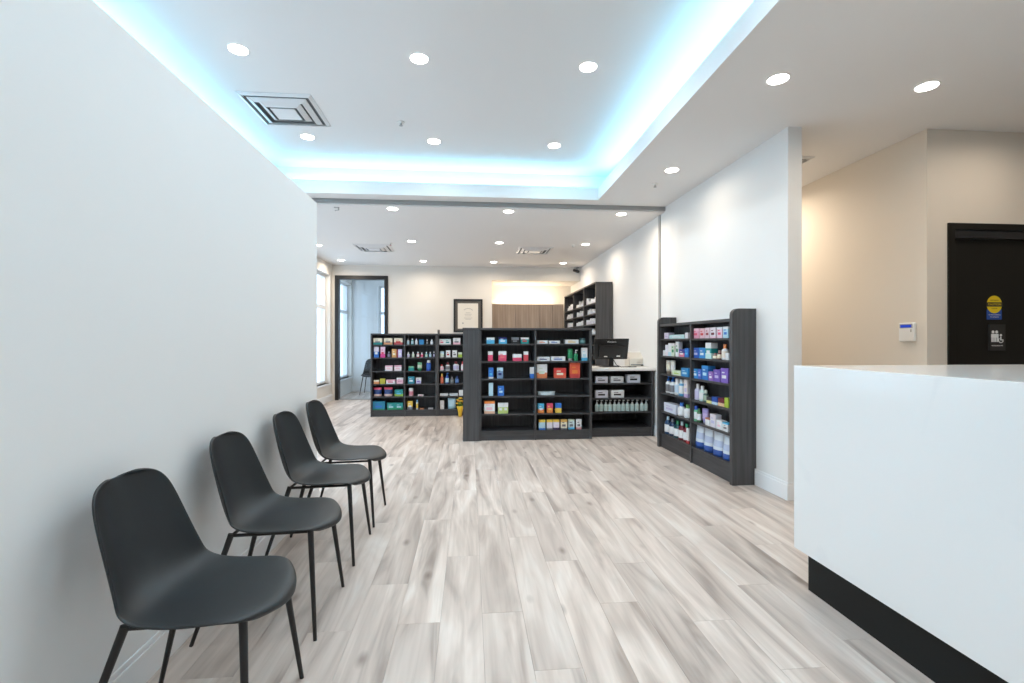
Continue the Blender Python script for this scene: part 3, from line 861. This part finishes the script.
A = [
 [(537.2, 547.8, 3.3, 'b', [[(1, W)], ORG], 'flat white carton with orange print'), (549.1, 559.9, 3.0, 'b', [[(1, W)], BLU], 'flat white carton with blue print'), (565.4, 578.7, 4.0, 'b', [B2(W, W), YEL], 'flat white carton with yellow print'), (580.2, 586, 5.8, 'ja', [(60, 110, 115), (45, 80, 85), (110, 160, 160)], 'round teal jar')],
 [(537, 549.8, 4.0, 'b', [[(1, W)], NAVY], 'flat white carton with navy print'), (551.3, 565.4, 4.4, 'b', [[(1, W)], BLU], 'flat white carton with blue print'), (568, 573, 12, 'tu', [GRN, W, GRN], 'green tube with pale cap'), (574, 578.3, 11, 'pu', [GRN, W, GRN], 'green pump bottle with white pump'), (581.8, 587.5, 13, 'b', [[(.25, CY), (.75, W)], PBL], 'tall white and blue carton')],
 [(536.9, 547.1, 14, 'b', [B2((225, 130, 80), W, .4), WG], 'white carton with orange foot'), (554.4, 566, 10, 'b', [B2((230, 90, 60), (215, 50, 45), .5), CRM], 'low red carton'), (570.1, 580, 15.2, 'b', [[(.25, (200, 60, 60)), (.75, (225, 85, 50))], ORG], 'tall orange red carton')],
 [(538, 555.9, 3.6, 'po', [[(1, (200, 215, 220))]], 'flat pale grey pouch lying down')],
 [(538.1, 544, 9.5, 'b', [B2(ORG, CY, .4), W], 'cyan and orange carton'), (547, 552.8, 9.5, 'b', [B2(ORG, PINK, .5), YEL], 'pink and orange carton'), (555.5, 561.4, 9.5, 'b', [B2(YEL, BLU, .5)], 'blue and yellow carton')],
 [(539, 545.2, 10, 'b', [[(.18, BLU), (.57, PBL), (.25, YEL)]], 'yellow topped carton with blue foot'), (546.9, 552.6, 10, 'b', [[(.15, GRY), (.6, (220, 215, 225)), (.25, YEL)]], 'yellow topped carton with grey foot'), (553.3, 559.3, 10, 'b', [[(.2, (70, 50, 90)), (.55, (225, 215, 230)), (.25, YEL)]], 'yellow topped carton with purple foot'), (560.9, 567.1, 10, 'b', [[(.15, GRY), (.6, CRM), (.25, (225, 180, 90))], GRY], 'amber topped carton'), (568.5, 574.5, 10, 'b', [[(.2, CY), (.6, (190, 210, 215)), (.2, WG)], GRY], 'pale teal carton'), (576.3, 581.4, 10, 'b', [[(.2, (220, 150, 150)), (.8, W)], GRY], 'white carton with pink foot')],
]
for i, r_ in enumerate(A): row_y(r_, yf, IB[i], wi(i, 'desk-side'), G_I)

# ---- far shelf units
FY = 7.96
f0, f1, f2, f3 = on_y(370.5, FY)[0].x, on_y(404.5, FY)[0].x, on_y(437.0, FY)[0].x, .02
FB = [1.165, .954, .737, .527, .324, .105]
fa = thing('far_shelf', 'dark two bay shelf unit standing by the glass door', 'shelf', (0, FY, 0))
shelf_unit(fa, f0, f2 - .002, .34, 1.318, FB, [f1], endt=.024, top_over=0)
fb = thing('far_shelf', 'dark single bay shelf unit partly behind the pillar of island', 'shelf', (0, FY, 0))
shelf_unit(fb, f2 + .001, f3, .34, 1.318, FB, [], endt=.024, top_over=0)
MB().prism([(.10, 1.345), (.34, 1.345), (.34, 1.41), (.13, 1.41), (.11, 1.40)], 0, f2 + .001, f2 + .026).build('raised_end', M['char_v'], fb)
yf = FY + .04
G_F = 'products on the far shelf units'
def wf(n, bay): return '%s shelf, %s of far shelving' % (ORD[n], bay)
A = [
 [(373.4, 382, 6.4, 'b', [[(.35, TEAL), (.65, CRM)], GRY], 'cream carton with teal foot'), (383.9, 392.3, 6.4, 'b', [[(.35, (225, 160, 110)), (.65, CRM)], GRY], 'cream carton with tan foot'), (394.1, 402.6, 6.4, 'b', [[(.35, (190, 80, 85)), (.65, CRM)], RED], 'cream carton with red foot')],
 [(373.9, 378.7, 10.8, 'b', [B2(BLU, (220, 215, 235), .55), W], 'tall blue and white carton'), (380.5, 384.9, 10.8, 'b', [B2((220, 60, 150), (235, 200, 225), .35), PINK], 'tall pink carton'), (387.3, 390.4, 6.0, 'bo', [(80, 70, 95), GRY, (130, 125, 150)], 'small dark purple bottle'), (391.9, 396.3, 8.4, 'b', [[(1, (225, 170, 100))], CRM], 'orange tan carton'), (396.6, 397.9, 8.0, 'b', [[(1, (150, 40, 55))]], 'thin dark red carton'), (398.1, 401.8, 8.2, 'b', [[(1, (205, 195, 235))], W], 'lilac carton')],
 [(385.1, 392.3, 5.3, 'b', [[(.75, (235, 225, 230)), (.25, LPK)], LPK], 'low pink-white carton away from divider'), (394.3, 401.4, 5.5, 'b', [[(.75, (235, 225, 230)), (.25, (215, 160, 180))], LPK], 'low pink-white carton beside divider')],
 [(373.8, 379.1, 3.8, 'b', [B2((235, 150, 90), CRM, .6)], 'small orange carton'), (380, 385.1, 5.2, 'b', [[(1, (190, 185, 50))]], 'yellow green carton'), (386.2, 395.2, 4.0, 'b', [B2(W, LPK, .6), PINK], 'long flat pink carton'), (396.6, 403.2, 6.0, 'b', [[(.7, LPK), (.3, W)], (215, 150, 180)], 'pale pink carton')],
 [(373.2, 381.3, 9.0, 'po', [[(.25, (225, 190, 180)), (.45, DBL), (.3, (235, 80, 110))]], 'puffy blue-red pack by end panel'), (383.7, 392.3, 9.0, 'po', [[(.25, (225, 190, 180)), (.45, DBL), (.3, (235, 80, 110))]], 'puffy blue-red pack by teal carton'), (394.7, 402.9, 6.5, 'b', [[(.35, (150, 190, 70)), (.65, TEAL)], CY], 'teal carton with green foot')],
 [(372.7, 384.9, 8.4, 'b', [[(.1, GRN), (.9, (20, 130, 165))], BLU], 'wide blue teal pack'), (387.2, 395.1, 6.8, 'b', [[(.35, (30, 150, 110)), (.65, TEAL)], PBL], 'low green teal pack next to blue pack'), (395.3, 402.9, 6.8, 'b', [[(.35, (30, 150, 110)), (.65, TEAL)], PBL], 'low green teal pack next to divider')],
]
for i, r_ in enumerate(A): row_y(r_, yf, FB[i], wf(i, 'glass door bay'), G_F)
A = [
 [(406.8, 409.2, 6, 'bo', [W, GRY, PBL], 'small white bottle with grey cap'), (410.9, 413.6, 6, 'bo', [TEAL, W, PBL], 'small teal bottle with white cap'), (415, 417.6, 6, 'bo', [W, LIL, W], 'small white bottle with lilac cap'), (419.2, 424, 4.8, 'b', [[(1, (30, 130, 190))]], 'low blue carton'), (426, 428.2, 5, 'bo', [BLK, W, GRY], 'small black bottle'), (430.2, 433.2, 5, 'bo', [(170, 185, 205), W, W], 'small grey blue bottle')],
 [(406.9, 409.5, 5.5, 'bo', [W, W, LIL], 'small white bottle'), (411.7, 414.3, 5.5, 'bo', [WG, W, WG], 'small pale green bottle'), (416.5, 419.2, 5.5, 'bo', [(200, 60, 80), W, W], 'small red bottle'), (420.7, 423, 5.0, 'bo', [LPK, W, PINK], 'small pink bottle'), (424.9, 427.5, 5.5, 'bo', [TEAL, W, WG], 'small teal bottle'), (429, 431.5, 5.5, 'bo', [(110, 140, 180), W, PBL], 'small steel blue bottle'), (433.2, 434.8, 6, 'bo', [(60, 60, 90), W, LIL], 'small dark blue bottle')],
 [(408.6, 413.9, 4.5, 'b', [B2(TEAL, (110, 170, 130), .7)], 'low teal carton'), (417.3, 421.8, 8.4, 'tu', [(110, 180, 140), GRN, WG], 'pale green tube'), (426.2, 430.9, 10.5, 'lo', [(20, 70, 170), W, (40, 100, 190)], 'tall blue bottle with white cap')],
 [(408, 414.2, 7, 'b', [[(1, (40, 140, 165))], W], 'teal blue carton'), (415.9, 421, 6, 'b', [[(.5, LIL), (.5, W)], PUR], 'lilac and white carton')],
 [(408.6, 413.1, 7.8, 'ja', [LPK, W, (225, 140, 160)], 'pink canister with white lid'), (418, 423.4, 1.5, 'b', [[(1, W)], PINK], 'tiny flat white card pack')],
 [(407.5, 412.5, 8.4, 'b', [[(.35, GRY), (.65, YEL)], W], 'yellow and grey carton'), (416, 418.2, 9.5, 'lo', [W, (110, 170, 210), YEL], 'slim white bottle with blue cap'), (419.8, 423.8, 1.1, 'b', [[(1, (190, 130, 90))]], 'tiny flat brown pack'), (428.2, 433, 1.4, 'b', [[(1, (170, 170, 175))]], 'tiny flat grey pack')],
]
for i, r_ in enumerate(A): row_y(r_, yf, FB[i], wf(i, 'middle bay'), G_F)
A = [
 [(439.4, 444.6, 5.5, 'b', [[(.7, W), (.3, (200, 220, 220))], PINK], 'white carton with pink print'), (444.8, 450.7, 5.5, 'b', [[(.7, W), (.3, (200, 220, 220))], TEAL], 'white carton with teal print'), (453.1, 460.3, 6.5, 'b', [[(.35, LPK), (.65, W)], GRY], 'white carton with pink foot')],
 [(439.5, 444.2, 6, 'ja', [W, PBL, WG], 'white jar with pale label'), (446, 450.2, 7, 'b', [[(1, W)], RED], 'white carton with red print'), (452.4, 456.9, 7, 'b', [[(1, W)], GRY], 'white carton with grey print'), (458.2, 462, 5, 'b', [B2(LIM, WG, .6)], 'lime green carton')],
 [(439.8, 443.7, 6, 'bo', [W, RED, LPK], 'small white bottle with red cap'), (445.4, 450, 8, 'bo', [W, MAR, GRY], 'white bottle with maroon cap'), (453, 459, 9, 'bo', [W, MAR, LIL], 'wide white bottle with maroon cap'), (461, 464, 9, 'bo', [LPK, RED, W], 'pale pink bottle with red cap')],
 [(440.3, 443.4, 9.7, 'bo', [(215, 90, 60), YEL, (225, 120, 90)], 'orange bottle with yellow cap'), (445, 449, 10.5, 'sp', [(25, 70, 160), BLU, PBL], 'blue spray bottle'), (450.2, 453.8, 6.5, 'bo', [(80, 90, 100), GRY, (120, 130, 135)], 'grey bottle'), (455, 459, 7, 'bo', [(40, 80, 140), DBL, (90, 130, 190)], 'small dark blue bottle')],
 [(440, 447.8, 2.2, 'b', [[(1, W)]], 'flat white pack beside the raised end'), (449.4, 457.7, 2.2, 'b', [[(1, (205, 210, 215))]], 'flat pale grey pack'), (458.9, 463, 5.5, 'b', [[(1, W)]], 'white carton')],
 [(440, 444, 8.6, 'b', [[(1, (215, 212, 212))], W], 'tall white carton'), (447.7, 456, 11, 'po', [[(.2, (150, 190, 205)), (.8, PBL)]], 'pale blue pouch')],
]
for i, r_ in enumerate(A): row_y(r_, yf, FB[i], wf(i, 'pillar-side bay'), G_F)
# bunch of yellow flowers in a yellow pot standing before the far unit
c, s_ = on_y(459.5, FY - .12); k = s_ / F
fp = thing('flower_bunch', 'bunch of yellow and brown flowers in a yellow wrap before the far shelving', 'flowers', (c.x + .01, FY - .10, 0.0))
zb = EYE - (413 - 341.5) * k
MB().lathe([(.026, 0.0, 0), (.032, zb, 0), (.045, zb + .06, 0), (.062, zb + .11, 0)], 12).build('wrap', colour((240, 195, 20)), fp)
rg = random.Random(3)
for i in range(16):
    a_ = i * 2.4; r_ = .062 * math.sqrt((i + .5) / 16)
    hx, hy, hz = r_ * math.cos(a_), r_ * math.sin(a_), zb + .11 + .13 * (1 - (r_ / .07) ** 2) + rg.uniform(-.03, .03)
    MB().rod((hx * .3, hy * .3, zb + .05), (hx, hy, hz), .004, n=6).lathe([(.022, hz, 1), (.028, hz + .012, 1), (.012, hz + .02, 2), (.004, hz + .022, 2)], 10, (hx, hy)).build('flower', [colour((70, 120, 40)), colour(rg.choice([(240, 190, 40), (225, 150, 30), (205, 120, 40), (130, 150, 50)])), colour((110, 70, 30))], fp)

# ---- desk shelf with monitor
KY = 6.03
kx0, kx1 = ix1 + .004, XW - .030
dk = thing('desk_shelf', 'low dark shelf desk with a white top beside the island', 'desk', (0, KY, 0))
KB = [EYE - (q - 341.5) * 6.18 / F for q in (383.1, 398.0, 411.8, 428.0)]
shelf_unit(dk, kx0, kx1, .62, .838, KB, [], endt=.022, btop=.002, top_over=0, plinth=.1)
MB().box(kx0 - .002, XW - .004, -.02, .64, .841, .872).build('desktop', M['white'], dk, bevel=.002)
G_K = 'products in the desk shelf'
def wk(n): return '%s shelf of low desk' % ['top', 'second', 'third'][n]
yf = KY + .05
row_y([(595.7, 607.8, 6.3, 'b', [[(1, (222, 218, 228))], GRY], 'low white carton beside the island'), (611, 623.5, 6.3, 'b', [[(1, (220, 222, 224))], GRY], 'low white carton, middle of three'), (627.5, 640.2, 8, 'b', [[(1, (214, 218, 228))], BLK], 'taller white carton with dark print')], yf, KB[0], wk(0), G_K)
row_y([(595.7, 608, 7.4, 'b', [[(1, (222, 218, 226))], (60, 45, 40)], 'white carton with brown print beside the island'), (611.3, 624, 7.4, 'b', [[(1, (224, 224, 222))], (60, 45, 40)], 'white carton with brown print towards the wall')], yf, KB[1], wk(1), G_K)
for nth, cc in enumerate((82, 133, 185, 233, 285, 333, 383, 433, 487, 540, 595, 645)):
    px = 590 + cc / 11.386
    row_y([(px - 2.05, px + 2.05, 11.2, 'pu', [(205, 220, 215), (225, 228, 228), (185, 205, 200)], 'clear pump bottle, %s from the island in the row' % ['first', 'second', 'third', 'fourth', 'fifth', 'sixth', 'seventh', 'eighth', 'ninth', 'tenth', 'eleventh', 'twelfth'][nth])], yf, KB[2], wk(2), 'row of clear pump bottles')

mx, ms = on_y(610, 6.42)
ZD = .872
mo = thing('monitor', 'black computer monitor seen from behind on the white desktop', 'monitor', (mx.x, 6.42, ZD), math.radians(4))
k = ms / F
hw_ = 17.8 * k
def tilt(o): o.rotation_euler = (math.radians(-12), 0, 0)
def tilted(mb, mats, name, loc=(0, 0, 0), bevel=0, parent=None):
    o = mb.build(name, mats, parent or mo, loc, 0, bevel); o.rotation_euler = (math.radians(14), 0, 0); return o
cas = tilted(MB().box(-hw_, hw_, -.012, .012, 0, .285).box(-hw_ * .72, hw_ * .72, -.035, -.012, .03, .20), M['screen'], 'casing', (0, 0, .105), .004)
MB().box(-hw_ + .012, hw_ - .012, .0125, .0135, .018, .275).build('screen', M['black'], cas)
text_mesh('ViewSonic', .030, M['white_ink'], cas, (0, -.0125, .243), (PI / 2, 0, 0), width=9.6 * k)
MB().box(-.10, -.055, -.0365, -.035, .040, .052).build('rating_label', M['white_ink'], cas)
MB().box(.075, .125, -.0365, -.035, .044, .058).build('rating_label', M['white_ink'], cas)
MB().box(-.022, .045, -.02, .012, .012, .16).build('stand_neck', M['screen'], mo, bevel=.004)
MB().box(-.13, .10, -.09, .10, 0, .013).build('stand_base', M['screen'], mo, bevel=.004)
# label printer and cables
pp, ps = on_y(636.0, 6.56)
pt = thing('label_printer', 'cream label printer on the white desktop beside the monitor', 'printer', (pp.x, 6.56, ZD))
pw = 9 * ps / F
MB().prism([(-.08, 0), (.12, 0), (.12, .19), (.02, .19), (-.08, .11)], 0, -pw, pw).build('housing', M['beige_pl'], pt, bevel=.012)
MB().prism([(.0205, .1915), (.12, .1915), (.12, .205), (.03, .205)], 0, -pw * .72, pw * .85).build('lid', M['white'], pt, bevel=.003)
MB().box(-pw * .8, pw * .8, -.084, -.0801, .018, .030).build('paper_slot', M['ventdark'], pt)
MB().box(-pw * .15, pw * .3, -.0835, -.0801, .055, .061).build('badge', M['grey_ink'], pt)
MB().box(pw * .35, pw * .6, -.086, -.0801, .010, .020).build('button', M['ink'], pt)
cb = MB()
pts = [(-.06, -.02, .10), (-.03, -.06, .03), (.03, -.07, .006), (.09, -.05, .006), (.16, -.09, .006), (.24, -.06, .006)]
for a_, b_ in zip(pts[:-1], pts[1:]): cb.rod(a_, b_, .005, n=6)
tag(cb.build('cable', M['ink'], None, (mx.x + .08, 6.35, ZD)), 'black cable lying on the white desktop behind the monitor', 'cable')

# ---- wall shelf on the right wall
SX = 2.170
wy0, wy1 = 3.90, 5.46
ROT = -PI / 2 + math.atan(KW)
wsf = thing('wall_shelf', 'dark two bay wall shelf with rounded raised ends', 'shelf', (SX, wy1, 0), ROT)
# local frame: x runs from the far end (0) to the near end (1.52), y into the wall
L_ = wy1 - wy0; dp = xw(wy1) - SX - .001
SB = [1.245, 1.052, .848, .634, .420, .165]
def end_poly():
    r = .055; z = 1.494
    pts_ = [(-.002, 0), (dp - .016, 0), (dp - .016, .14), (dp - .001, .14), (dp - .001, z)]
    for i in range(7):
        a_ = PI / 2 + i * PI / 12
        pts_.append((r + math.cos(a_) * r - .002, z - r + math.sin(a_) * r))
    return pts_
MB().prism(end_poly(), 0, 0, .045).build('end_panel', M['char_v'], wsf)
MB().prism(end_poly(), 0, L_ - .045, L_).build('end_panel', M['char_v'], wsf)
MB().box(.0455, L_ - .0455, .012, dp - .001, 1.385, 1.412).build('top_board', M['char'], wsf, bevel=.002)
MB().box(.0455, L_ - .0455, dp - .028, dp - .017, .0, 1.385).build('back_panel', M['char_v'], wsf)
ym = L_ / 2 + .0
MB().box(ym - .012, ym + .012, .014, dp - .029, 0, 1.385).build('divider', M['char_v'], wsf)
for a_, b_ in ((.0455, ym - .0125), (ym + .0125, L_ - .0455)):
    MB().box(a_, b_, .03, .048, 0, SB[-1] - .018).build('plinth', M['char'], wsf)
    for z in SB: MB().box(a_, b_, .02, dp - .029, z - .018, z).build('shelf_board', M['char'], wsf)
G_S = 'products on the wall shelf'
xf = SX + .045
def row_x(items, z, where, group, xf_=None):
    xf_ = xf_ or xf
    def on_w(px):
        d_ = pdir(px); s_w = (xf_ + KW * wy1) / (d_.x + KW * d_.y)
        return d_ * s_w, s_w
    for it in items:
        p0, p1, hp, kind, cols, desc = it
        a_, s0 = on_w(p0); b_, s1 = on_w(p1)
        k_ = (s0 + s1) / 2 / F
        c_ = (a_ + b_) / 2
        product(kind, abs(a_.y - b_.y) * .97, hp * k_, cols, (c_.x, c_.y, z), ROT, u_label(desc, where), group, .09)
def wd(n, bay): return '%s shelf, %s bay of wall shelf' % (ORD[n], bay)
A = [
 [(664.2, 668.6, 6, 'b', [[(1, (215, 205, 225))], LIL], 'small lilac carton'), (669.1, 684.5, 4, 'b', [[(1, (185, 215, 215))], W], 'long flat pale teal carton'), (685, 688.2, 6, 'b', [[(1, (220, 215, 220))]], 'small white carton')],
 [(662.9, 665.2, 5.5, 'b', [[(1, W)]], 'short white carton'), (665.3, 668, 11, 'b', [[(1, (225, 222, 232))]], 'medium white carton'), (668.2, 671, 13, 'b', [[(.3, PBL), (.7, W)]], 'tall white and blue carton'), (671.2, 674.4, 13, 'b', [[(.8, WG), (.2, W)], GRN], 'tall pale green carton'), (675.5, 678.6, 15, 'b', [[(1, W)], GRN], 'tallest white carton with green print'), (679, 684.2, 7.5, 'b', [B2((215, 120, 150), (70, 70, 150), .5), W], 'pink and violet carton'), (684.5, 688.5, 9, 'b', [[(1, BLU)], CY], 'blue carton')],
 [(664, 667.3, 13.5, 'tu', [(215, 200, 185), (190, 170, 150), CRM], 'beige tube'), (668, 671.8, 14, 'tu', [(225, 222, 212), CRM, W], 'cream tube'), (672.2, 680.8, 4.7, 'b', [[(1, (210, 225, 195))], LIM], 'flat pale green carton'), (681, 688.4, 8.5, 'b', [[(1, (40, 140, 205))], PBL], 'wide bright blue carton')],
 [(664.5, 667.6, 17, 'pu', [(225, 228, 230), BLU, GRY], 'white blue-pump bottle next to raised end'), (667.9, 672, 17, 'pu', [(225, 228, 230), BLU, GRY], 'white blue-pump bottle second from raised end'), (673, 676.8, 16.5, 'lo', [W, W, (190, 215, 235)], 'white bottle with pale blue label'), (677.2, 681.2, 16.5, 'lo', [(90, 170, 215), W, W], 'white bottle with bright blue foot'), (683.8, 687.4, 18, 'b', [[(.2, (190, 170, 215)), (.8, (228, 222, 222))], LIL], 'tall white carton with lilac foot')],
 [(663.8, 675.8, 9, 'b', [[(1, (215, 220, 235))], LIL], 'wide pale lilac carton'), (676.2, 680.8, 13, 'bo', [W, BLU, W], 'white bottle with blue cap'), (681.8, 687, 13, 'bo', [W, (90, 150, 70), W], 'white bottle with green cap')],
 [(662.9, 667.0, 17, 'ju', [(30, 70, 110), (190, 215, 230), W], 'blue mouthwash bottle next to the raised end'), (667.2, 671.6, 17, 'ju', [(25, 55, 90), GRY, W], 'dark blue mouthwash bottle'), (671.8, 676.6, 17, 'ju', [(20, 75, 85), GRN, W], 'teal mouthwash bottle'), (676.8, 681.2, 18, 'ju', [(110, 20, 40), (190, 215, 220), W], 'red mouthwash bottle with pale cap'), (681.4, 686.0, 18, 'ju', [(120, 20, 35), (50, 160, 120), W], 'red mouthwash bottle with green cap'), (686.2, 688.6, 15, 'b', [[(.2, RED), (.8, W)]], 'white carton with red foot')],
]
for i, r_ in enumerate(A): row_x(r_, SB[i], wd(i, 'desk-side'), G_S)
A = [
 [(692, 698.8, 10, 'b', [[(.7, (230, 160, 185)), (.3, LPK)], PINK], 'wide pink carton'), (699.5, 704.5, 10, 'b', [[(1, (225, 180, 190))], RED], 'pink carton with red print'), (705, 709.5, 10.5, 'b', [[(1, (225, 200, 210))], (150, 40, 60)], 'pale pink carton with dark print'), (710, 715.6, 10.8, 'b', [[(.15, LPK), (.85, (228, 215, 220))], MAR], 'white pink carton with maroon print'), (716.9, 722, 11, 'b', [[(.8, (235, 200, 215)), (.2, W)], PINK], 'white and rose carton'), (722.9, 728, 11.5, 'b', [[(.8, PBL), (.2, W)], BLU], 'white carton with blue print')],
 [(693, 698.8, 10, 'b', [[(1, (35, 90, 185))], LIL], 'royal blue carton'), (699, 705, 10.5, 'b', [[(1, (35, 135, 205))], W], 'sky blue carton'), (705.3, 711.2, 16, 'b', [[(.35, (190, 225, 225)), (.3, TEAL), (.35, W)], W], 'tall white and teal carton'), (711.6, 715, 6, 'bo', [(110, 55, 50), (150, 110, 100), CRM], 'small brown bottle'), (716, 719.2, 9, 'bo', [(100, 45, 45), (160, 120, 110), CRM], 'medium brown bottle'), (720, 724.6, 15.5, 'bo', [W, ORG, (230, 215, 200)], 'white bottle with orange cap'), (725.2, 728.6, 7, 'b', [[(1, W)]], 'small white carton')],
 [(692.9, 697.6, 9.5, 'b', [[(1, (40, 140, 210))], W], 'short blue carton'), (697.8, 701.2, 9.5, 'b', [[(1, (70, 110, 205))], LIL], 'short violet blue carton'), (701.5, 708.1, 14, 'b', [[(.8, (30, 110, 190)), (.2, (40, 140, 210))], PBL], 'tall blue carton'), (708.4, 712.8, 9, 'b', [[(1, (150, 110, 190))], W], 'short purple carton'), (713.4, 720, 12, 'b', [[(1, (115, 85, 180))], LIL], 'medium purple carton'), (720.5, 728, 14.5, 'b', [[(1, (125, 95, 190))], W], 'tall purple carton')],
 [(693, 697.2, 16, 'bo', [(200, 200, 225), W, LIL], 'lilac white bottle'), (697.4, 701.8, 15, 'bo', [(200, 225, 220), W, W], 'white bottle with pale green label'), (702, 705.4, 12, 'bo', [(60, 90, 85), (190, 200, 190), (150, 170, 150)], 'dark green bottle'), (706.4, 711.2, 6.0, 'b', [[(.45, (230, 225, 140)), (.55, (70, 70, 75))]], 'black carton with yellow foot'), (711.6, 717.4, 7.5, 'b', [[(.35, (190, 215, 235)), (.65, (35, 80, 170))]], 'dark blue carton with pale foot'), (718, 724, 8.0, 'b', [[(.4, (235, 195, 150)), (.6, (115, 45, 55))]], 'maroon carton with peach foot'), (724.4, 728.4, 9.5, 'b', [[(1, (165, 190, 55))]], 'lime green carton')],
 [(692.2, 695.6, 15, 'lo', [(110, 200, 150), (25, 80, 190), W], 'green bottle with blue cap'), (695.9, 698.7, 13.5, 'lo', [(70, 120, 80), (50, 100, 60), W], 'dark green bottle'), (699.3, 704.6, 15, 'tu', [(165, 150, 210), LIL, (190, 175, 225)], 'lilac tube'), (705.2, 709.5, 7.5, 'b', [[(.8, W), (.2, (190, 120, 90))]], 'small white carton with brown top'), (710, 715.6, 13, 'b', [[(1, (222, 216, 226))], LIL], 'tall pale carton'), (716.2, 721.8, 9, 'b', [[(1, W)], LPK], 'medium white carton'), (722.3, 728, 8.5, 'b', [[(.85, W), (.15, CY)], GRY], 'white carton with blue top')],
]
for i, r_ in enumerate(A): row_x(r_, SB[i], wd(i, 'counter-side'), G_S)
for p0, p1, lab in ((692.8, 700.6, 'next to the divider'), (700.9, 709.4, 'second from the divider'), (709.7, 719.6, 'third from the divider'), (719.9, 728.4, 'against the near raised end')):
    row_x([(p0, p1, 25, 'po', [[(.26, (35, 85, 170)), (.13, (208, 218, 230)), (.25, (180, 194, 222)), (.36, (214, 222, 232))]], 'white and blue pouch %s' % lab)], SB[5], wd(5, 'counter-side'), 'white and blue pouches')

# ---- tall dispensary shelf
ty0, ty1, tx0 = 7.87, 10.55, 2.078
ts = thing('dispensary_shelf', 'tall dark shelf of white medicine bottles against the white wall', 'shelf', (tx0, ty1, 0), -PI / 2)
L_ = ty1 - ty0; dp = XW - tx0 - .016
TB = [1.869, 1.690, 1.513, 1.336, 1.159, .982, .805, .628, .10]
shelf_unit(ts, 0, L_, dp, 2.18, TB, [L_ / 3, 2 * L_ / 3], endt=.03, setback=.004)
rg = random.Random(5)
for row in range(4):
    for bay in range(3):
        yb0 = ty0 + .05 + (.055 if row == 3 and bay == 0 else 0) + bay * (L_ / 3); yb1 = yb0 + L_ / 3 - .10 - (.055 if row == 3 and bay == 0 else 0)
        n = 8
        for j in range(n):
            hh = rg.uniform(.065, .12) if row else rg.uniform(.07, .13)
            yy = yb0 + (j + .5) * (yb1 - yb0) / n
            c_ = rg.choice([W, W, (232, 232, 228), (215, 222, 225)])
            mb, mats = pbottle(.085, hh, c_, rg.choice([W, W, (205, 205, 205)]), rg.choice([(225, 225, 222), (220, 226, 232), (214, 210, 222)]), .8, 'jar')
            tag(mb.build('medicine_bottle', mats, None, (tx0 + .03 + rg.uniform(0, .03), yy, TB[row] + .0006), -PI / 2),
                'white medicine bottle %s from desk end, %s row, %s bay of tall shelf' % (['first', 'second', 'third', 'fourth', 'fifth', 'sixth', 'seventh', 'eighth'][j], ['top', 'second', 'third', 'fourth'][row], ['desk-end', 'middle', 'niche-end'][bay]), 'bottle', 'white bottles in the tall dispensary shelf')
c, _ = on_y(594.3, 7.9)
tag(pbottle(.065, .135, (235, 190, 50), BLK, (225, 200, 120), .8, 'cap')[0].build('bottle', [colour((235, 190, 50)), colour((225, 200, 120)), colour(BLK)], None, (2.108, 7.942, TB[3] + .0006), -PI / 2),
    'yellow bottle with a black cap on the tall dispensary shelf', 'bottle')

for l, n_ in used_labels.items():
    if n_ > 1: print('shared label', n_, l)
print('planks', nplank)
